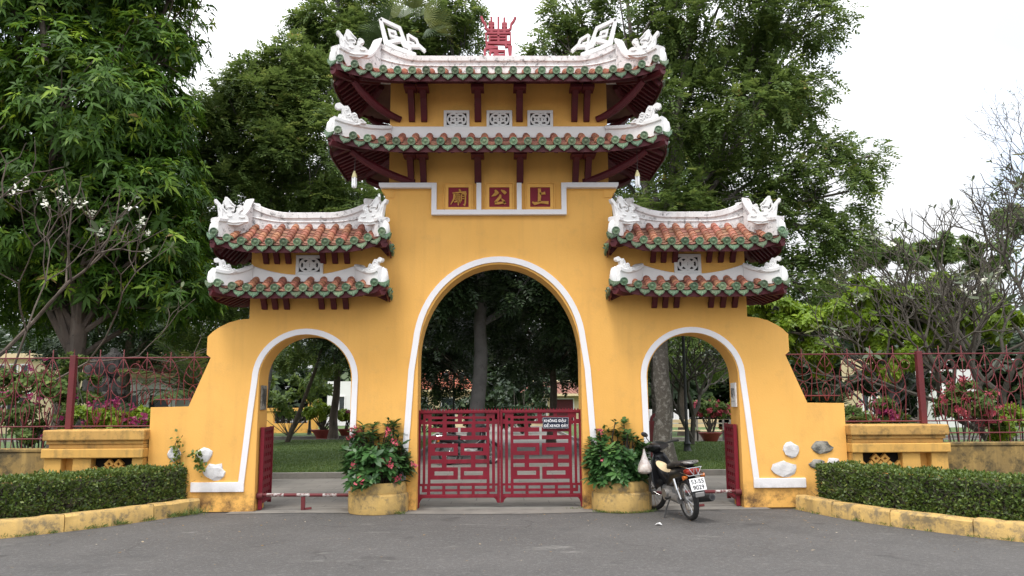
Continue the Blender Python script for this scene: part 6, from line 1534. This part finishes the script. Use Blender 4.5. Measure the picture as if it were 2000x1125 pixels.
# ------------------------------------------------------------------ lamps, benches, buildings in the park
def lamp_post(px, py, lab, H, heads=3, z=0.0):
    g = on_ground(px, py, z); t = tag(empty('lamp_post', (g.x, g.y, z)), lab, 'lamp post', 'cast iron lamp posts in the park')
    MB().lathe([(0.0, 0), (0.16, 0), (0.17, .08), (0.12, .14), (0.10, .30), (0.12, .34), (0.075, .42), (0.055, .9), (0.065, .95), (0.05, 1.0), (0.045, H * .6), (0.055, H * .62), (0.04, H - .3), (0.05, H - .26), (0.03, H - .2)], 14, (g.x, g.y)).build('post', M['lamp_iron'], t, smooth=True, auto=40)
    pos = [(0, 0, H)] + ([(-.34, 0, H - .28), (.34, 0, H - .28)] if heads == 3 else [])
    for i, (dx, dy, hz) in enumerate(pos):
        x, y = g.x + dx, g.y + dy
        if dx: MB().tube([(g.x, y, H - .45), (g.x + dx * .6, y, H - .52), (x, y, H - .40), (x, y, hz - .18)], 0.016, 6).build('arm', M['lamp_iron'], t, smooth=True)
        l = MB().lathe([(0.055, hz - .20), (0.06, hz - .17), (0.11, hz + .08), (0.115, hz + .10)], 6, (x, y)).build('lantern', M['lamp_glass'], t)
        MB().lathe([(0.135, hz + .10), (0.12, hz + .13), (0.05, hz + .21), (0.02, hz + .26), (0.0, hz + .29)], 6, (x, y)).build('lantern_cap', M['lamp_iron'], l)
        for k in range(6):
            a = k * math.pi / 3; MB().tube([(x + .06 * math.cos(a), y + .06 * math.sin(a), hz - .18), (x + .115 * math.cos(a), y + .115 * math.sin(a), hz + .10)], 0.008, 4).build('lantern_bar', M['lamp_iron'], l)
lamp_post(604, 853, 'three-headed black lamp post seen through the left side arch', 2.95)
lamp_post(886, 862, 'three-headed black lamp post left of the tall trunk behind the red gate', 3.05)
lamp_post(1343, 888, 'tall slim black lamp post in the right side arch', 4.4, 1)

def box_building(name, lab, cat='building'): return tag(empty(name), lab, cat)
def building(px0, px1, pyt, Y, depth, wall, lab, roof_=None, win=(), name='building', cat='building', ov=0.4, roof_h=1.2, base=0.0, fz=0.0):
    a, b = at(px0, pyt, Y), at(px1, pyt, Y); x0, x1, zt = a.x, b.x, a.z
    t = tag(empty(name, ((x0 + x1) / 2, Y, 0)), lab, cat, 'buildings in the park')
    w = MB().box(x0, x1, Y, Y + depth, 0, zt).build('wall', M[wall], t)
    if roof_:
        pr = [(x0 - ov, zt), (x1 + ov, zt), (x1 - .25 * (x1 - x0) * 0.6, zt + roof_h), (x0 + .25 * (x1 - x0) * 0.6, zt + roof_h)]
        vs = [(x0 - ov, Y - ov, zt), (x1 + ov, Y - ov, zt), (x1 + ov, Y + depth + ov, zt), (x0 - ov, Y + depth + ov, zt), (x0 + .5, Y + depth * .45, zt + roof_h), (x1 - .5, Y + depth * .45, zt + roof_h), (x1 - .5, Y + depth * .55, zt + roof_h), (x0 + .5, Y + depth * .55, zt + roof_h)]
        r = MB().add(vs, [(3, 2, 1, 0), (4, 5, 6, 7), (0, 1, 5, 4), (1, 2, 6, 5), (2, 3, 7, 6), (3, 0, 4, 7)]).build('roof', M[roof_], t)
        rb = MB(); n = int((x1 - x0 + 2 * ov) / 0.28)
        for i in range(n + 1):
            u = i / n; rb.tube([(x0 - ov + u * (x1 - x0 + 2 * ov), Y - ov, zt + .02), (x0 + .5 + u * (x1 - x0 - 1.0), Y + depth * .45, zt + roof_h + .02)], 0.06, 5)
        rb.build('tile_rolls', M[roof_], r, smooth=True)
        MB().tube([(x0 + .4, Y + depth * .5, zt + roof_h + .06), (x1 - .4, Y + depth * .5, zt + roof_h + .06)], 0.14, 8).build('ridge', M['cream'], r, smooth=True)
        MB().box(x0 - ov, x1 + ov, Y - ov - .04, Y - ov, zt - .14, zt + .02).build('fascia', M['cream'], r)
    for (u0, u1, z0, z1, mt, nm) in win:
        wx0, wx1 = x0 + u0 * (x1 - x0), x0 + u1 * (x1 - x0)
        f = MB().band([(wx0, z0), (wx1, z0), (wx1, z1), (wx0, z1), (wx0, z0)], [(wx0 - .08, z0 - .08), (wx1 + .08, z0 - .08), (wx1 + .08, z1 + .08), (wx0 - .08, z1 + .08), (wx0 - .08, z0 - .08)], Y - .06, Y + .02).build(nm, M['white'], t)
        MB().box(wx0, wx1, Y - .02, Y + .01, z0, z1).build('pane' if nm == 'window' else 'leaf', M[mt], f)
    return t, x0, x1, zt
building(228, 345, 732, 30.0, 5.0, 'white_wall', 'white pavilion with red tiled roof behind the rockery on the left', 'roof_red', [(0.12, 0.40, 0.7, 2.0, 'glass', 'window'), (0.58, 0.9, 0.7, 2.0, 'glass', 'window')], 'pavilion', roof_h=0.9)
t, x0, x1, zt = building(-60, 62, 700, 46.0, 8.0, 'cream', 'cream two-storey house at the far left behind the fence', None, [(u, u + .10, z, z + 1.2, 'glass', 'window') for u in (.08, .28, .48, .68, .86) for z in (0.9, 2.75)], 'house')
MB().box(x0 - .3, x1 + .3, 45.6, 54.4, zt, zt + .25).build('roof', M['cream'], t); MB().box(x0 - .1, x1 + .1, 45.0, 46.0, 2.3, 2.45).build('balcony', M['white_wall'], t)
building(1035, 1140, 770, 58.0, 8.0, 'cream', 'cream temple hall with tiled eaves at the end of the central path', 'pan', [(0.10, 0.30, 0.3, 1.9, 'stone_grey', 'window'), (0.46, 0.80, 0.05, 1.9, 'red_wood', 'door')], 'temple_hall', roof_h=0.9, ov=0.8)
building(790, 912, 762, 56.0, 6.0, 'cream', 'long hall with salmon roof left of the tall trunk', 'roof_red', [(0.15, 0.35, 0.6, 2.0, 'glass', 'window'), (0.6, 0.8, 0.6, 2.0, 'glass', 'window')], 'temple_hall', roof_h=1.3, ov=0.6)
building(640, 720, 745, 60.0, 6.0, 'white_wall', 'white house beyond the balustrade in the left side arch', None, [(0.3, 0.42, 0.7, 2.2, 'glass', 'window'), (0.6, 0.75, 0.7, 2.2, 'glass', 'window')], 'house', roof_h=1.4)
building(1672, 1714, 700, 44.0, 2.0, 'cream', 'cream house glimpsed through the right fence', None, [(0.2, 0.4, 1.0, 2.4, 'glass', 'window'), (0.6, 0.8, 1.0, 2.4, 'glass', 'window')], 'house')
building(1822, 1905, 722, 46.0, 2.0, 'white_wall', 'white house behind the bare frangipani on the right', None, [(0.2, 0.35, 0.9, 2.3, 'glass', 'window'), (0.6, 0.75, 0.9, 2.3, 'glass', 'window')], 'house')
building(1270, 1345, 800, 62.0, 4.0, 'white_wall', 'small white building far off in the right side arch', None, [(0.3, 0.6, 0.4, 1.0, 'glass', 'window')], 'building')

# balustrade wall in the left arch
bw = tag(empty('balustrade_wall', (-11.0, 44.0, 0)), 'yellow garden balustrade with dark openings in the left side arch', 'wall')
a, b = at(515, 795, 44.0), at(602, 795, 44.0); x0, x1 = a.x, b.x
MB().box(x0 - 2, x1, 44.0, 44.3, 0.0, 0.62).build('base', M['yellow'], bw); MB().box(x0 - 2, x1, 43.95, 44.35, 1.28, 1.45).build('coping', M['yellow'], bw)
x = x0 - 2
while x < x1 - .5:
    MB().box(x, x + .35, 44.0, 44.3, 0.622, 1.278).build('pier', M['yellow'], bw)
    for k in range(6): MB().lathe([(0.05, .63), (0.08, .8), (0.05, 1.0), (0.07, 1.15), (0.05, 1.27)], 8, (x + .55 + k * .3, 44.15)).build('baluster', M['dark'], bw, smooth=True)
    x += 2.2
MB().box(x1, x1 + .5, 43.9, 44.4, 0.0, 1.75).build('end_pier', M['yellow'], bw, bevel=.03); MB().box(x1 - .08, x1 + .58, 43.82, 44.48, 1.753, 1.9).build('pier_cap', M['yellow'], bw, bevel=.03)

# benches in the right arch
def bench(x, y, lab):
    t = tag(empty('park_bench', (x, y, 0)), lab, 'bench', 'cream benches at the far side of the right lawn')
    for k in range(3): MB().box(x - .9, x + .9, y + .02 + k * .16, y + .15 + k * .16, 0.42, 0.47).build('seat_slat', M['cream'], t, bevel=.008)
    for k in range(2): MB().box(x - .9, x + .9, y + .50, y + .55, 0.58 + k * .18, 0.72 + k * .18).build('back_slat', M['cream'], t, bevel=.008)
    for s in (-.7, .7): MB().box(x + s - .06, x + s + .06, y + .05, y + .48, 0.0, 0.42).build('leg', M['concrete'], t); MB().box(x + s - .04, x + s + .04, y + .48, y + .50, 0.3, 0.9).build('back_post', M['concrete'], t)
for px, lab in ((1325, 'cream slatted bench left of the red potted bougainvillea'), (1400, 'cream slatted bench behind the red potted bougainvillea'), (1452, 'cream slatted bench beyond the right arch jamb')):
    p = at(px, 830, 33.2); bench(p.x, 33.2, lab)
# red hut-shaped bin and red post beside the trunk in the right arch
g = on_ground(1283, 905); hb = tag(empty('metal_box', (g.x, g.y, 0.1)), 'red metal box with arched top behind the motorbike', 'box')
MB().box(g.x - .16, g.x + .16, g.y - .1, g.y + .1, 0.12, 1.12).build('body', M['red_iron'], hb, bevel=.01)
MB().band([(g.x + .09 * math.cos(math.pi * i / 10), 1.122 + .12 * math.sin(math.pi * i / 10)) for i in range(11)], [(g.x + .15 * math.cos(math.pi * i / 10), 1.122 + .20 * math.sin(math.pi * i / 10)) for i in range(11)], g.y - .05, g.y + .05).build('arch_top', M['red_iron'], hb)

# rockery
def rockery(cx, cy, lab):
    t = tag(empty('rockery', (cx, cy, 0)), lab, 'rock')
    for i, (dx, dz, rx, rz) in enumerate([(0, .7, .55, .75), (.1, 1.55, .42, .55), (-.05, 2.15, .28, .42), (.25, 2.45, .16, .30), (-.3, 1.2, .3, .4), (.42, .9, .3, .45), (.3, 1.75, .22, .3), (-.45, .5, .35, .45)]):
        bm = bmesh.new(); bmesh.ops.create_icosphere(bm, subdivisions=3, radius=1.0)
        for v in bm.verts:
            d = v.co.normalized(); k = 1 + .45 * mnoise.noise(d * 2 + Vector((i * 3.1, 0, 0))) + .25 * mnoise.noise(d * 5.5 + Vector((0, i, 0)))
            v.co = Vector((cx + dx + d.x * rx * k, cy + d.y * rx * k, dz + d.z * rz * k))
        me = bpy.data.meshes.new('boulder'); bm.to_mesh(me); bm.free(); me.materials.append(M['rock']); inst('boulder', me, t)
p = at(195, 760, 16.2); rockery(p.x, 16.2, 'dark craggy rockery tower behind the left fence')
# parked bike seen through the gate bars
b2 = copy_tree(bike); b2['label'] = 'motorbike parked inside the park, glimpsed through the left gate leaf'; b2.location = (-1.35, 21.5, 0.004); b2.rotation_euler = (0, 0, R(15))
b2.rotation_euler = (Matrix.Rotation(R(12), 3, 'Z') @ Matrix.Rotation(R(-7), 3, 'X')).to_euler()
